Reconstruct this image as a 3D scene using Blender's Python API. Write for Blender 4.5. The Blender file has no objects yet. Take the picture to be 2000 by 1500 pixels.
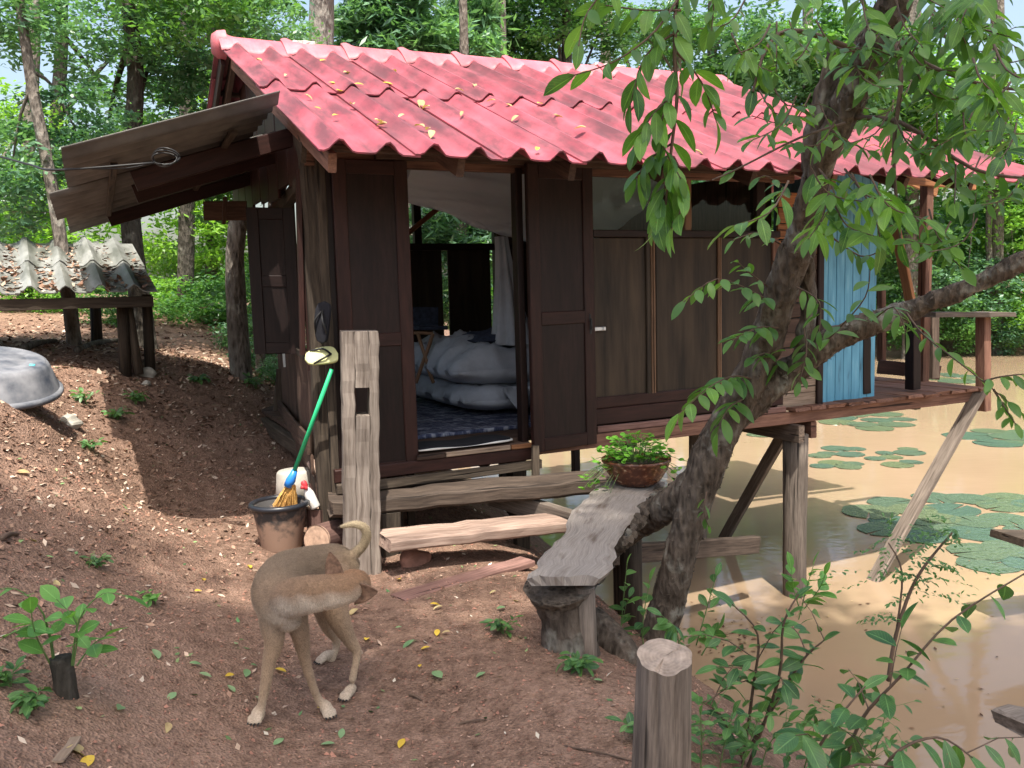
import bpy, bmesh, math, random
import numpy as np
from mathutils import Vector, Matrix
random.seed(7); rng = np.random.default_rng(11)
sc = bpy.context.scene
col = sc.collection
rad = math.radians

# ------------------------------------------------------------------ camera
F = 1680.0
PITCH, ROLL, YAW = rad(6.231), rad(1.62), rad(25.712)
CAMZ = 1.6
def cam_axes(p, r):
    f = np.array([0, math.cos(p), -math.sin(p)]); u = np.array([0, math.sin(p), math.cos(p)]); x = np.array([1., 0, 0])
    return math.cos(r)*x - math.sin(r)*u, math.sin(r)*x + math.cos(r)*u, f
AX = cam_axes(PITCH, ROLL)
C0 = np.array([0, 0, CAMZ])
cd = bpy.data.cameras.new('camera'); cam = bpy.data.objects.new('camera', cd); col.objects.link(cam)
cd.sensor_fit = 'HORIZONTAL'; cd.sensor_width = 36; cd.lens = F/2000*36
cd.clip_start = 0.05; cd.clip_end = 500
m = Matrix.Identity(4)
for i in range(3):
    m[i][0] = AX[0][i]; m[i][1] = AX[1][i]; m[i][2] = -AX[2][i]; m[i][3] = C0[i]
cam.matrix_world = m
sc.camera = cam
# ------------------------------------------------------------------ light
w = bpy.data.worlds.new('World'); sc.world = w; w.use_nodes = True
nt = w.node_tree
sky = nt.nodes.new('ShaderNodeTexSky'); sky.sky_type = 'NISHITA'; sky.sun_disc = False
SUN = Vector((0.05, -0.456, 1.0)).normalized()
sky.sun_elevation = math.asin(SUN.z); sky.sun_rotation = math.atan2(SUN.x, SUN.y)
sky.air_density = 1.3; sky.dust_density = 6.0; sky.ozone_density = 0.4; sky.altitude = 100
bg = nt.nodes['Background']; bg.inputs[1].default_value = 0.15
nt.links.new(sky.outputs[0], bg.inputs[0])
sd = bpy.data.lights.new('sun', 'SUN'); sd.energy = 3.9; sd.angle = rad(0.53); sd.color = (1, .95, .86)
so = bpy.data.objects.new('sun', sd); col.objects.link(so)
so.rotation_euler = (-SUN).to_track_quat('-Z', 'Y').to_euler(); so.location = (0, -5, 20)
sc.view_settings.view_transform = 'Standard'; sc.view_settings.look = 'None'
sc.view_settings.gamma = 1; sc.view_settings.use_curve_mapping = False
sc.view_settings.exposure = 1.1
sc.cycles.use_denoising = True
sc.cycles.max_bounces = 8; sc.cycles.transparent_max_bounces = 12
sc.cycles.sample_clamp_indirect = 6

# ------------------------------------------------------------------ frames
def ray(x, y):
    d = AX[0]*(x-1000)/F + AX[1]*(750-y)/F + AX[2]
    return d/d[1]
def P(x, y, d): return Vector(C0 + ray(x, y)*d)             # the place seen at a pixel of the photograph, d metres ahead
def PZ(x, y, z):
    d = ray(x, y); return Vector(C0 + d*((z-CAMZ)/d[2]))
HU = Vector((math.cos(YAW), math.sin(YAW), 0)); HV = Vector((-math.sin(YAW), math.cos(YAW), 0)); ZZ = Vector((0, 0, 1))
HO = Vector((-1.1, 5.3, 0))
def HP(u, v, z): return HO + HU*u + HV*v + ZZ*z             # the hut's own frame: u along its front, v into it

# ------------------------------------------------------------------ terrain height
CP = np.array([
 (0,0,0),(0,1.5,0),(-.9,3,0),(.2,3,0),(-.9,4.9,0),(-1.4,5.2,.04),(-1.6,6,.13),(-1.75,7,.27),(-2.1,7.7,.45),(-2.35,5.5,.27),
 (-2.45,8.1,.72),(-3.0,8.2,1.0),(-3.4,9.5,.95),(-3.6,8,1.12),(-4.2,9,1.15),(-3,5,1.06),(-2.4,4,.70),(-1.44,2.6,.31),(-1.2,1.9,.32),(-.6,2.2,.03),
 (-1.6,4.1,.16),(-2.0,3,.62),(-2.2,1,.85),(-4,3,1.35),(-6,10,1.3),(-5.4,14,1.5),(-10,12,1.7),(-12,4,1.7),(-3,14,1.1),(-2.2,11,.55),(-1.7,9,.2),
 (.46,3.3,0),(.28,3.72,-.02),(.2,4.5,-.04),(0,5.3,-.06),(.5,5.5,-.4),(.76,4.53,-.38),(1.15,5.2,-1.0),(.8,2.3,-.1),(1.15,2.4,-.45),(1.75,4.2,-1.05),
 (1.9,3.0,-1.02),(1.7,1.5,-.8),(.74,6.6,-1.0),(-.6,6.2,.08),(.1,6.8,-.45),(.9,7.6,-1.3),(-.8,8.6,-.1),(0,9.4,-1.0),(-1,12.2,-1.0),(-1.4,15,-.6),
 (3,6,-1.6),(5,4,-1.7),(2.6,2.6,-1.5),(3,12,-1.8),(10,10,-1.9),(8,20,-1.9),(2,20,-1.6),(-1.5,20,.2),(0,27,.2),(6,30,-.9),(17,31.5,-1.0),(12,31,-1.0),
 (19,37,.6),(8,36,.6),(-6,24,1.0),(25,18,-1.8),(38,24,.4),(30,33,.4),(30,5,-1.5),(42,5,.5),(0,-4,.05),(-3,-4,1.0),(3,-4,-.9),(8,-4,-1.6),(-14,24,2.0),
 (0,60,1.0),(-40,60,2.5),(40,60,1.5),(-60,10,3),(70,10,1.5),(-40,-30,2),(40,-30,.5),(0,-30,.5)], float)
def _phi(r): return np.sqrt(r*r + 0.16)
_D = np.hypot(CP[:, None, 0]-CP[None, :, 0], CP[:, None, 1]-CP[None, :, 1])
_n = len(CP)
_A = np.zeros((_n+1, _n+1)); _A[:_n, :_n] = _phi(_D) - 0.01*np.eye(_n); _A[:_n, _n] = 1; _A[_n, :_n] = 1
_W = np.linalg.solve(_A, np.r_[CP[:, 2], 0])
def hz_arr(x, y):
    out = np.empty(x.shape).ravel(); X = x.ravel(); Y = y.ravel()
    for i in range(0, len(X), 20000):
        r = np.hypot(X[i:i+20000, None]-CP[None, :, 0], Y[i:i+20000, None]-CP[None, :, 1])
        out[i:i+20000] = _phi(r)@_W[:_n] + _W[_n]
    X4 = X*3.1; Y4 = Y*2.7
    out += .02*np.sin(X4+1.3*np.sin(Y4*.7))*np.sin(Y4+.8*np.sin(X4*.6)) + .008*np.sin(X*11+2*np.sin(Y*5))*np.sin(Y*9+np.sin(X*7))
    return out.reshape(x.shape)
def hz(x, y): return float(hz_arr(np.array([x], float), np.array([y], float))[0])
def G0(x, y, dz=0): return Vector((x, y, hz(x, y)+dz))
def ongr(px, py):                                          # where the view ray through a pixel meets the ground
    d = ray(px, py); ts = np.linspace(1.0, 40, 3000)
    z = hz_arr(d[0]*ts, d[1]*ts); k = np.argmax(CAMZ + d[2]*ts < z)
    return Vector(C0 + d*ts[k])

# ------------------------------------------------------------------ object helpers
WO = {}                                                    # world origin of every object made here
def props(o, label=None, cat=None, group=None, kind=None):
    if label: o['label'] = label
    if cat: o['category'] = cat
    if group: o['group'] = group
    if kind: o['kind'] = kind
    return o
def thing(name, loc, label, cat, group=None):
    o = bpy.data.objects.new(name, None); col.objects.link(o); o.location = loc; o.empty_display_size = .1
    WO[o.name] = Vector(loc); return props(o, label, cat, group)
def place(name, mesh, mw, parent=None):
    """link an object with a shared mesh at a world matrix under a parent that is only translated"""
    o = bpy.data.objects.new(name, mesh); col.objects.link(o)
    mw = mw.copy(); WO[o.name] = mw.to_translation()
    if parent is not None:
        o.parent = parent; mw.translation = mw.translation - WO[parent.name]
    o.matrix_local = mw
    return o
class MB:
    def __init__(s): s.v = []; s.f = []; s.uv = []; s.c = None
    def add(s, vs, fs, uvs=None):
        b = len(s.v); s.v += [tuple(x) for x in vs]
        for i, f in enumerate(fs):
            s.f.append(tuple(b+k for k in f))
            s.uv += list(uvs[i]) if uvs else [(vs[k][0]+vs[k][1]*.3, vs[k][2]+vs[k][1]*.7) for k in f]
        return s
    def beam(s, p0, p1, w, h, up=(0, 0, 1), ns=5, jit=.002, ch=.005, taper=1.0, rag=0):
        p0 = Vector(p0); p1 = Vector(p1); d = (p1-p0); L = d.length; d.normalize()
        up = Vector(up); sx = d.cross(up)
        if sx.length < 1e-4: sx = d.cross(Vector((1, 0, 0)))
        sx.normalize(); sy = sx.cross(d); sy.normalize()
        a, b = w/2, h/2; ch = min(ch, a*.6, b*.6)
        sec = [(-a+ch, -b), (a-ch, -b), (a, -b+ch), (a, b-ch), (a-ch, b), (-a+ch, b), (-a, b-ch), (-a, -b+ch)]
        per = [0]
        for i in range(8): q = sec[i]; r = sec[(i+1) % 8]; per.append(per[-1]+math.hypot(r[0]-q[0], r[1]-q[1]))
        vs = []; off = random.random()*5
        for k in range(ns+1):
            t = k/ns; sc_ = 1+(taper-1)*t
            jx = random.uniform(-jit, jit); jy = random.uniform(-jit, jit)
            for (x, y) in sec:
                e = random.uniform(-rag, rag) if k in (0, ns) else 0
                vs.append(p0 + d*(L*t+e) + sx*(x*sc_+jx+random.uniform(-jit, jit)*.5) + sy*(y*sc_+jy+random.uniform(-jit, jit)*.5))
        fs = []; uv = []
        for k in range(ns):
            for i in range(8):
                j = (i+1) % 8
                fs.append((k*8+i, k*8+j, k*8+8+j, k*8+8+i))
                a0 = L*k/ns+off; a1 = L*(k+1)/ns+off
                uv.append([(a0, per[i]), (a0, per[i+1]), (a1, per[i+1]), (a1, per[i])])
        fs.append(tuple(range(7, -1, -1))); uv.append([(sec[i][0]*8+off, sec[i][1]) for i in range(7, -1, -1)])
        fs.append(tuple(ns*8+i for i in range(8))); uv.append([(sec[i][0]*8+off, sec[i][1]) for i in range(8)])
        return s.add(vs, fs, uv)
    def tube(s, pts, rr, n=10, noise=0, cap=True, sub=0, ell=None):
        pts = [Vector(p) for p in pts]; rr = list(rr)
        if sub: pts, rr = smooth(pts, rr, sub)
        vs = []; L = [0]
        for i in range(1, len(pts)): L.append(L[-1]+(pts[i]-pts[i-1]).length)
        ref = Vector((0.13, .27, 1)) if abs((pts[-1]-pts[0]).normalized().z) < .9 else Vector((1, .2, .1))
        off = random.random()*5; ph = [random.random()*6.28 for _ in range(3)]
        for i, p in enumerate(pts):
            d = (pts[min(i+1, len(pts)-1)]-pts[max(i-1, 0)]).normalized()
            x = d.cross(ref).normalized(); y = x.cross(d)
            for k in range(n):
                a = 6.28318*k/n
                r = rr[i]*(1+noise*(math.sin(3*a+ph[0]+L[i]*7)*.5+math.sin(2*a+ph[1]+L[i]*11)*.4+random.uniform(-.6, .6)))
                if ell: vs.append(p + x*(math.cos(a)*r*ell[0]) + y*(math.sin(a)*r*ell[1]))
                else: vs.append(p + x*(math.cos(a)*r) + y*(math.sin(a)*r))
        fs = []; uv = []
        for i in range(len(pts)-1):
            for k in range(n):
                j = (k+1) % n
                fs.append((i*n+k, i*n+j, (i+1)*n+j, (i+1)*n+k))
                c = 6.283*rr[0]
                uv.append([(L[i]+off, c*k/n), (L[i]+off, c*(k+1)/n), (L[i+1]+off, c*(k+1)/n), (L[i+1]+off, c*k/n)])
        if cap:
            b = len(vs); vs.append(pts[0]); vs.append(pts[-1]); e = (len(pts)-1)*n
            for k in range(n):
                j = (k+1) % n
                fs.append((b, j, k)); uv.append([(off, 0), (off, .1), (off, .1)])
                fs.append((b+1, e+k, e+j)); uv.append([(off, 0), (off, .1), (off, .1)])
        return s.add(vs, fs, uv)
    def lathe(s, prof, c, n=28, axis=None):
        c = Vector(c); q = Matrix.Identity(3) if axis is None else Vector((0, 0, 1)).rotation_difference(Vector(axis)).to_matrix()
        vs = []
        for (r, z) in prof:
            for k in range(n):
                a = 6.28318*k/n; vs.append(c+q@Vector((r*math.cos(a), r*math.sin(a), z)))
        fs = [(i*n+k, i*n+(k+1) % n, (i+1)*n+(k+1) % n, (i+1)*n+k) for i in range(len(prof)-1) for k in range(n)]
        return s.add(vs, fs)
    def grid(s, fn, nu, nv, closed=False):
        vs = [fn(i/nu, j/nv) for j in range(nv+1) for i in range(nu+1)]
        fs = []; uv = []
        for j in range(nv):
            for i in range(nu):
                a = j*(nu+1)+i; fs.append((a, a+1, a+nu+2, a+nu+1))
                uv.append([(i/nu, j/nv), ((i+1)/nu, j/nv), ((i+1)/nu, (j+1)/nv), (i/nu, (j+1)/nv)])
        return s.add(vs, fs, uv)
    def slab(s, fn, nu, nv):
        """closed sheet: fn(a,b) -> (top point, bottom point)"""
        tp = [[fn(i/nu, j/nv) for i in range(nu+1)] for j in range(nv+1)]
        vs = [tp[j][i][0] for j in range(nv+1) for i in range(nu+1)] + [tp[j][i][1] for j in range(nv+1) for i in range(nu+1)]
        N = (nu+1)*(nv+1); fs = []; uv = []
        def id(i, j, k): return k*N+j*(nu+1)+i
        def U(i, j): return (vs[id(i, j, 0)][0]*0+i/nu, j/nv)
        for j in range(nv):
            for i in range(nu):
                fs.append((id(i, j, 0), id(i+1, j, 0), id(i+1, j+1, 0), id(i, j+1, 0))); uv.append([U(i, j), U(i+1, j), U(i+1, j+1), U(i, j+1)])
                fs.append((id(i, j, 1), id(i, j+1, 1), id(i+1, j+1, 1), id(i+1, j, 1))); uv.append([U(i, j), U(i, j+1), U(i+1, j+1), U(i+1, j)])
        for i in range(nu):
            fs.append((id(i, 0, 0), id(i, 0, 1), id(i+1, 0, 1), id(i+1, 0, 0))); uv.append([U(i, 0)]*2+[U(i+1, 0)]*2)
            fs.append((id(i, nv, 0), id(i+1, nv, 0), id(i+1, nv, 1), id(i, nv, 1))); uv.append([U(i, nv), U(i+1, nv), U(i+1, nv), U(i, nv)])
        for j in range(nv):
            fs.append((id(0, j, 0), id(0, j+1, 0), id(0, j+1, 1), id(0, j, 1))); uv.append([U(0, j), U(0, j+1), U(0, j+1), U(0, j)])
            fs.append((id(nu, j, 0), id(nu, j, 1), id(nu, j+1, 1), id(nu, j+1, 0))); uv.append([U(nu, j), U(nu, j), U(nu, j+1), U(nu, j+1)])
        return s.add(vs, fs, uv)
    def hb(s, u0, u1, v0, v1, z0, z1, **k):
        """board in the hut's frame, grain along its longest side"""
        du, dv, dz = u1-u0, v1-v0, z1-z0; cu, cv, cz = (u0+u1)/2, (v0+v1)/2, (z0+z1)/2
        if du >= dv and du >= dz: return s.beam(HP(u0, cv, cz), HP(u1, cv, cz), dv, dz, **k)
        if dv >= dz: return s.beam(HP(cu, v0, cz), HP(cu, v1, cz), du, dz, **k)
        return s.beam(HP(cu, cv, z0), HP(cu, cv, z1), dv, du, up=HU, **k)
    def mesh(s, name, mat, origin, smooth_=False, recalc=False):
        me = bpy.data.meshes.new(name)
        o = np.array(origin); V = np.array(s.v)-o
        me.from_pydata([tuple(x) for x in V], [], s.f)
        uvl = me.uv_layers.new(name='UVMap'); uvl.data.foreach_set('uv', np.array(s.uv, np.float32).ravel())
        if mat: me.materials.append(mat)
        if recalc:
            bm = bmesh.new(); bm.from_mesh(me); bmesh.ops.recalc_face_normals(bm, faces=bm.faces); bm.to_mesh(me); bm.free()
        if smooth_: me.polygons.foreach_set('use_smooth', [True]*len(me.polygons))
        me.update(); return me
    def build(s, name, mat, parent=None, smooth_=False, origin=None, recalc=True):
        if origin is None:
            V = np.array(s.v); origin = Vector((V.min(0)+V.max(0))/2)
            if parent is None: origin.z = float(V[:, 2].min())
        me = s.mesh(name, mat, origin, smooth_, recalc)
        return place(name, me, Matrix.Translation(origin), parent)
def smooth(pts, rr, k):
    P_ = []; R_ = []; n = len(pts)
    for i in range(n-1):
        a = pts[max(i-1, 0)]; b = pts[i]; c = pts[i+1]; d = pts[min(i+2, n-1)]
        for j in range(k):
            t = j/k
            P_.append(.5*((2*b)+(c-a)*t+(2*a-5*b+4*c-d)*t*t+(3*b-a-3*c+d)*t**3)); R_.append(rr[i]*(1-t)+rr[i+1]*t)
    P_.append(pts[-1]); R_.append(rr[-1]); return P_, R_

# ------------------------------------------------------------------ materials
class NT:
    def __init__(s, name):
        s.m = bpy.data.materials.new(name); s.m.use_nodes = True; s.t = s.m.node_tree
        s.b = s.t.nodes['Principled BSDF']; s.out = s.t.nodes['Material Output']
    def n(s, ty, **k):
        x = s.t.nodes.new('ShaderNode'+ty)
        for a, b in k.items():
            if a[0] == 'i' and a[1:].isdigit(): s.set(x.inputs[int(a[1:])], b)
            elif a.startswith('in_'): s.set(x.inputs[a[3:].replace('_', ' ')], b)
            else: setattr(x, a, b)
        return x
    def set(s, inp, b):
        if hasattr(b, 'is_linked') or isinstance(b, bpy.types.NodeSocket): s.t.links.new(b, inp)
        elif isinstance(b, bpy.types.Node): s.t.links.new(b.outputs[0], inp)
        else: inp.default_value = (*b, 1) if isinstance(b, tuple) and len(b) == 3 and inp.type == 'RGBA' else b
    def p(s, **k):
        for a, b in k.items(): s.set(s.b.inputs[a.replace('_', ' ')], b)
    def coord(s, kind='Object'): return s.n('TexCoord').outputs[kind]
    def rand(s): return s.n('ObjectInfo').outputs['Random']
    def map(s, src, scale, rnd=True):
        mp = s.n('Mapping'); s.set(mp.inputs[0], src); mp.inputs['Scale'].default_value = scale
        if rnd:
            cb = s.n('CombineXYZ'); r = s.math('MULTIPLY', s.rand(), 37.0)
            for i in range(3): s.set(cb.inputs[i], r)
            s.set(mp.inputs['Location'], cb)
        return mp
    def noise(s, src, scale, detail=4, rough=.55): 
        x = s.n('TexNoise'); s.set(x.inputs['Vector'], src); x.inputs['Scale'].default_value = scale
        x.inputs['Detail'].default_value = detail; x.inputs['Roughness'].default_value = rough; return x.outputs[0]
    def ramp(s, fac, stops):
        r = s.n('ValToRGB'); s.set(r.inputs[0], fac); e = r.color_ramp.elements
        while len(e) < len(stops): e.new(.5)
        for i, (p, c) in enumerate(stops): e[i].position = p; e[i].color = (*c, 1) if isinstance(c, tuple) else (c, c, c, 1)
        return r.outputs[0]
    def mix(s, f, a, b, mode='MIX'):
        x = s.n('MixRGB', blend_type=mode); s.set(x.inputs[0], f); s.set(x.inputs[1], a); s.set(x.inputs[2], b); return x.outputs[0]
    def math(s, op, a, b=None):
        x = s.n('Math', operation=op); s.set(x.inputs[0], a)
        if b is not None: s.set(x.inputs[1], b)
        return x.outputs[0]
    def bump(s, h, st=.3, dist=.01):
        x = s.n('Bump'); s.set(x.inputs['Height'], h); x.inputs['Strength'].default_value = st; x.inputs['Distance'].default_value = dist
        s.set(s.b.inputs['Normal'], x.outputs[0])
def wood(name, dark, light, rough=.75, stain=None, samt=.5, sx=5, sy=70, bump=.35, crack=True, spec=.25):
    t = NT(name); uv = t.map(t.coord('UV'), (sx, sy, 1))
    g = t.noise(uv, 1.0, 6, .65)
    uv2 = t.map(t.coord('UV'), (1.3, 9, 1)); g2 = t.noise(uv2, 1.0, 3)
    c = t.ramp(g, [(.32, dark), (.68, light)])
    c = t.mix(t.ramp(g2, [(.35, 0.0), (.7, .55)]), c, tuple(x*.45 for x in dark) if stain is None else stain)
    r = t.rand(); hv = t.math('ADD', t.math('MULTIPLY', r, .5), .72)
    h = t.n('HueSaturation'); t.set(h.inputs['Value'], hv); t.set(h.inputs['Color'], c)
    t.p(Base_Color=h.outputs[0], Roughness=rough, Specular_IOR_Level=spec)
    hgt = g
    if crack:
        uv3 = t.map(t.coord('UV'), (1.1, 26, 1)); n3 = t.noise(uv3, 1.0, 2)
        cr = t.ramp(n3, [(.30, 0.0), (.36, 1.0)])
        c2 = t.mix(t.math('SUBTRACT', 1.0, cr), h.outputs[0], tuple(x*.25 for x in dark)); t.p(Base_Color=c2)
        hgt = t.math('ADD', t.math('MULTIPLY', g, .5), cr)
    t.bump(hgt, bump, .006)
    return t.m
def plain(name, c, rough=.5, var=.25, scale=8, bump=.05, metal=0, spec=.4, c2=None):
    t = NT(name); o = t.map(t.coord('Object'), (1, 1, 1)); g = t.noise(o, scale, 5)
    t.p(Base_Color=t.ramp(g, [(.3, tuple(x*(1-var) for x in c)), (.7, c2 or tuple(min(1, x*(1+var)) for x in c))]), Roughness=rough, Metallic=metal, Specular_IOR_Level=spec)
    t.bump(g, bump, .01); return t.m
def leafmat(name, a, b, trans=.45, rough=.42, hue=.5, cs=1.6, spec=.35, vein=False):
    """leaf colour between a and b by leaf and by clump, half of the light let through"""
    t = NT(name)
    o = t.map(t.coord('Object'), (1, 1, 1)); g = t.noise(o, cs, 3)
    geo = t.n('NewGeometry'); isl = geo.outputs['Random Per Island']
    f = t.math('ADD', t.math('MULTIPLY', isl, .55), t.math('MULTIPLY', t.ramp(g, [(.3, 0.0), (.7, 1.0)]), .45))
    f = t.math('ADD', f, t.math('MULTIPLY', t.math('SUBTRACT', t.rand(), .5), hue))
    c = t.ramp(f, [(.05, a), (.95, b)])
    if vein:
        sp = t.n('SeparateXYZ'); t.set(sp.inputs[0], t.coord('UV')); du = t.math('ABSOLUTE', t.math('SUBTRACT', sp.outputs[0], .5))
        side = t.math('SINE', t.math('SUBTRACT', t.math('MULTIPLY', sp.outputs[1], 62.0), t.math('MULTIPLY', du, 34.0)))
        vn = t.math('MAXIMUM', t.ramp(du, [(.015, 1.0), (.05, 0.0)]), t.math('MULTIPLY', t.ramp(side, [(.80, 0.0), (1.0, 1.0)]), .35))
        c = t.mix(t.math('MULTIPLY', vn, .5), c, tuple(min(1, x*1.5+.06) for x in b))
        sn = t.noise(t.map(t.coord('UV'), (2, 5, 1)), 2.2, 3); c = t.mix(t.ramp(sn, [(.66, 0.0), (.72, .8)]), c, (.20, .13, .05))
        t.bump(vn, .3, .002)
    t.p(Base_Color=c, Roughness=rough, Specular_IOR_Level=spec)
    tr = t.n('BsdfTranslucent'); c2 = t.mix(1.0, c, (1.25, 1.35, .5), 'MULTIPLY'); t.set(tr.inputs[0], c2)
    mx = t.n('MixShader'); mx.inputs[0].default_value = trans
    t.t.links.new(t.b.outputs[0], mx.inputs[1]); t.t.links.new(tr.outputs[0], mx.inputs[2]); t.t.links.new(mx.outputs[0], t.out.inputs[0])
    return t.m
MT = {}
MT['post'] = wood('weathered_wood', (.13, .10, .08), (.40, .34, .29), .9, bump=.9, sy=60, sx=3)
MT['pole'] = wood('old_pole_wood', (.035, .026, .019), (.10, .076, .055), .85, bump=.7)
MT['grey'] = wood('grey_wood', (.10, .08, .065), (.27, .22, .18), .85, bump=.6)
MT['door'] = wood('dark_stained_wood', (.010, .0052, .0045), (.024, .0115, .0098), .5, bump=.15, crack=False, sy=40)
MT['frame'] = wood('red_stained_wood', (.022, .009, .0072), (.052, .020, .0155), .5, bump=.2, crack=False, sy=40)
MT['panel'] = wood('dark_panel_wood', (.010, .0073, .0052), (.030, .0215, .0145), .55, stain=(.075, .051, .031), bump=.15, crack=False, sy=30, sx=2)
MT['batten'] = wood('light_batten_wood', (.14, .08, .045), (.30, .18, .11), .6, bump=.2)
MT['side'] = wood('side_board_wood', (.05, .03, .022), (.13, .08, .058), .8, bump=.5)
MT['deck'] = wood('deck_wood', (.11, .052, .036), (.27, .145, .10), .75, bump=.5)
MT['step'] = wood('worn_step_wood', (.26, .17, .13), (.55, .41, .33), .85, bump=.6)
MT['dstep'] = wood('dark_step_wood', (.05, .036, .028), (.17, .125, .095), .8, bump=.7)
MT['orange'] = wood('orange_wood', (.22, .085, .035), (.42, .20, .09), .6, bump=.2)
MT['pale'] = wood('pale_board_wood', (.24, .17, .12), (.46, .35, .26), .8, bump=.4)
MT['redplank'] = wood('red_earth_plank_wood', (.14, .075, .062), (.30, .175, .145), .9, bump=.6)
def blue_mat():
    t = NT('blue_paint'); g = t.noise(t.map(t.coord('UV'), (3, 20, 1)), 1, 5)
    c = t.ramp(g, [(.25, (.03, .10, .15)), (.38, (.075, .25, .37)), (.6, (.105, .32, .455)), (.85, (.22, .44, .55))])
    t.p(Base_Color=c, Roughness=.6); t.bump(g, .2, .004); return t.m
MT['blue'] = blue_mat()
def tile_mat(name, base, dark, light, amt):
    t = NT(name); o = t.map(t.coord('Object'), (1, 1, 1))
    st = t.map(t.coord('Object'), (7, 1.3, 1)); g = t.noise(st, 1.5, 6, .65); g2 = t.noise(o, 3.2, 4); g3 = t.noise(o, 60, 3)
    c = t.mix(t.ramp(g2, [(.35, 0.0), (.75, 1.0)]), base, light)
    c = t.mix(t.ramp(g, [(.40, 0.0), (.62, amt)]), c, dark)
    c = t.mix(t.ramp(t.noise(o, 1.1, 3), [(.48, 0.0), (.70, .6)]), c, dark)
    c = t.mix(t.ramp(g3, [(.55, 0.0), (.75, .25)]), c, dark)
    h = t.n('HueSaturation'); t.set(h.inputs['Value'], t.math('ADD', t.math('MULTIPLY', t.rand(), .3), .85)); t.set(h.inputs['Color'], c)
    t.p(Base_Color=h.outputs[0], Roughness=.55, Specular_IOR_Level=.4); t.bump(g3, .12, .004); return t.m
MT['tile'] = tile_mat('red_roof_tile', (.32, .054, .076), (.065, .028, .032), (.40, .105, .13), .75)
MT['cap'] = tile_mat('red_ridge_cap', (.52, .10, .13), (.16, .07, .08), (.62, .22, .24), .45)
MT['cement'] = tile_mat('grey_fibre_cement', (.22, .225, .21), (.06, .065, .05), (.32, .325, .31), .7)
MT['awn'] = plain('old_fibre_cement', (.115, .108, .098), .9, .3, 6, .15)
MT['mortar'] = plain('pale_mortar', (.55, .53, .5), .9, .2, 20, .2)
MT['bark'] = None
def bark_mat(name, a, b, lich=.25, sc_=(9, 9, 3)):
    t = NT(name); o = t.map(t.coord('Object'), sc_); g = t.noise(o, 2.2, 8, .7); o2 = t.map(t.coord('Object'), (1, 1, 1))
    c = t.ramp(g, [(.3, a), (.7, b)])
    c = t.mix(t.ramp(t.noise(o2, 7, 4), [(.56, 0.0), (.68, lich)]), c, (.36, .36, .31))
    vo = t.n('TexVoronoi'); t.set(vo.inputs['Vector'], o); vo.inputs['Scale'].default_value = 3.5
    c = t.mix(t.ramp(vo.outputs[0], [(.05, .7), (.4, 0.0)]), c, tuple(x*.4 for x in a))
    t.p(Base_Color=c, Roughness=.95, Specular_IOR_Level=.15); t.bump(t.math('ADD', g, vo.outputs[0]), .9, .03); return t.m
MT['bark'] = bark_mat('rough_dark_bark', (.042, .033, .026), (.18, .145, .115), .55)
MT['bark2'] = bark_mat('grey_forest_bark', (.07, .06, .05), (.24, .21, .18), .5)
MT['bark3'] = bark_mat('dark_forest_bark', (.03, .027, .022), (.10, .088, .072), .25)
MT['barkpale'] = bark_mat('pale_grey_bark', (.16, .14, .125), (.34, .31, .28), .3)
MT['stem'] = plain('brown_twig', (.10, .065, .045), .8, .3, 20, .1)
MT['gstem'] = plain('green_stem', (.10, .17, .05), .6, .3, 20, .05)
MT['leafA'] = leafmat('broad_leaf', (.03, .10, .028), (.18, .37, .06), .45, .36, .8, 1.6, .5, True)
MT['leafB'] = leafmat('shrub_leaf', (.03, .095, .04), (.13, .28, .075), .38, .36, .7, 1.6, .5, True)
MT['leafC'] = leafmat('seedling_leaf', (.07, .22, .05), (.18, .40, .09), .4, .42, .5, 1.6, .4, True)
MT['leafD'] = leafmat('pennywort_leaf', (.05, .19, .02), (.17, .40, .05), .35, .4)
MT['f0'] = leafmat('forest_leaf', (.045, .13, .045), (.15, .31, .09), .45, .36, .5, 1.6, .55)
MT['f1'] = leafmat('sunlit_tint_leaf', (.11, .27, .05), (.29, .50, .10), .5, .4)  # lighter yellow-green forest leaf, sunlight put into its colour
MT['f2'] = leafmat('blue_green_forest_leaf', (.06, .15, .09), (.19, .36, .21), .45, .36, .5, 1.6, .55)
MT['dryleaf'] = leafmat('dry_leaf', (.30, .19, .09), (.62, .52, .26), .15, .7, .6)
MT['yleaf'] = leafmat('yellow_leaf', (.55, .36, .04), (.72, .52, .08), .2, .55)
MT['gleaf'] = leafmat('fallen_green_leaf', (.13, .27, .11), (.30, .42, .22), .2, .55)
def ground_mat():
    t = NT('red_earth'); o = t.coord('Object'); n1 = t.noise(o, .9, 5); n2 = t.noise(o, 14, 6, .7); n3 = t.noise(o, 70, 3)
    vo = t.n('TexVoronoi'); t.set(vo.inputs['Vector'], o); vo.inputs['Scale'].default_value = 85
    c = t.ramp(n1, [(.32, (.135, .086, .063)), (.55, (.205, .130, .094)), (.75, (.31, .205, .15))])
    c = t.mix(t.ramp(n2, [(.42, 0.0), (.66, .55)]), c, (.36, .24, .18))
    c = t.mix(t.ramp(n2, [(.28, .6), (.44, 0.0)]), c, (.07, .042, .03))
    c = t.mix(.45, c, t.mix(1.0, c, t.ramp(vo.outputs['Color'], [(.1, (.5, .45, .42)), (.9, (1.5, 1.45, 1.4))]), 'MULTIPLY'))
    t.p(Base_Color=c, Roughness=.95, Specular_IOR_Level=.15)
    h = t.math('ADD', t.math('MULTIPLY', n2, 1.2), t.math('ADD', t.math('MULTIPLY', n3, .6), t.math('MULTIPLY', vo.outputs[0], .6)))
    t.bump(h, .8, .02); return t.m
MT['ground'] = ground_mat()
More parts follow.
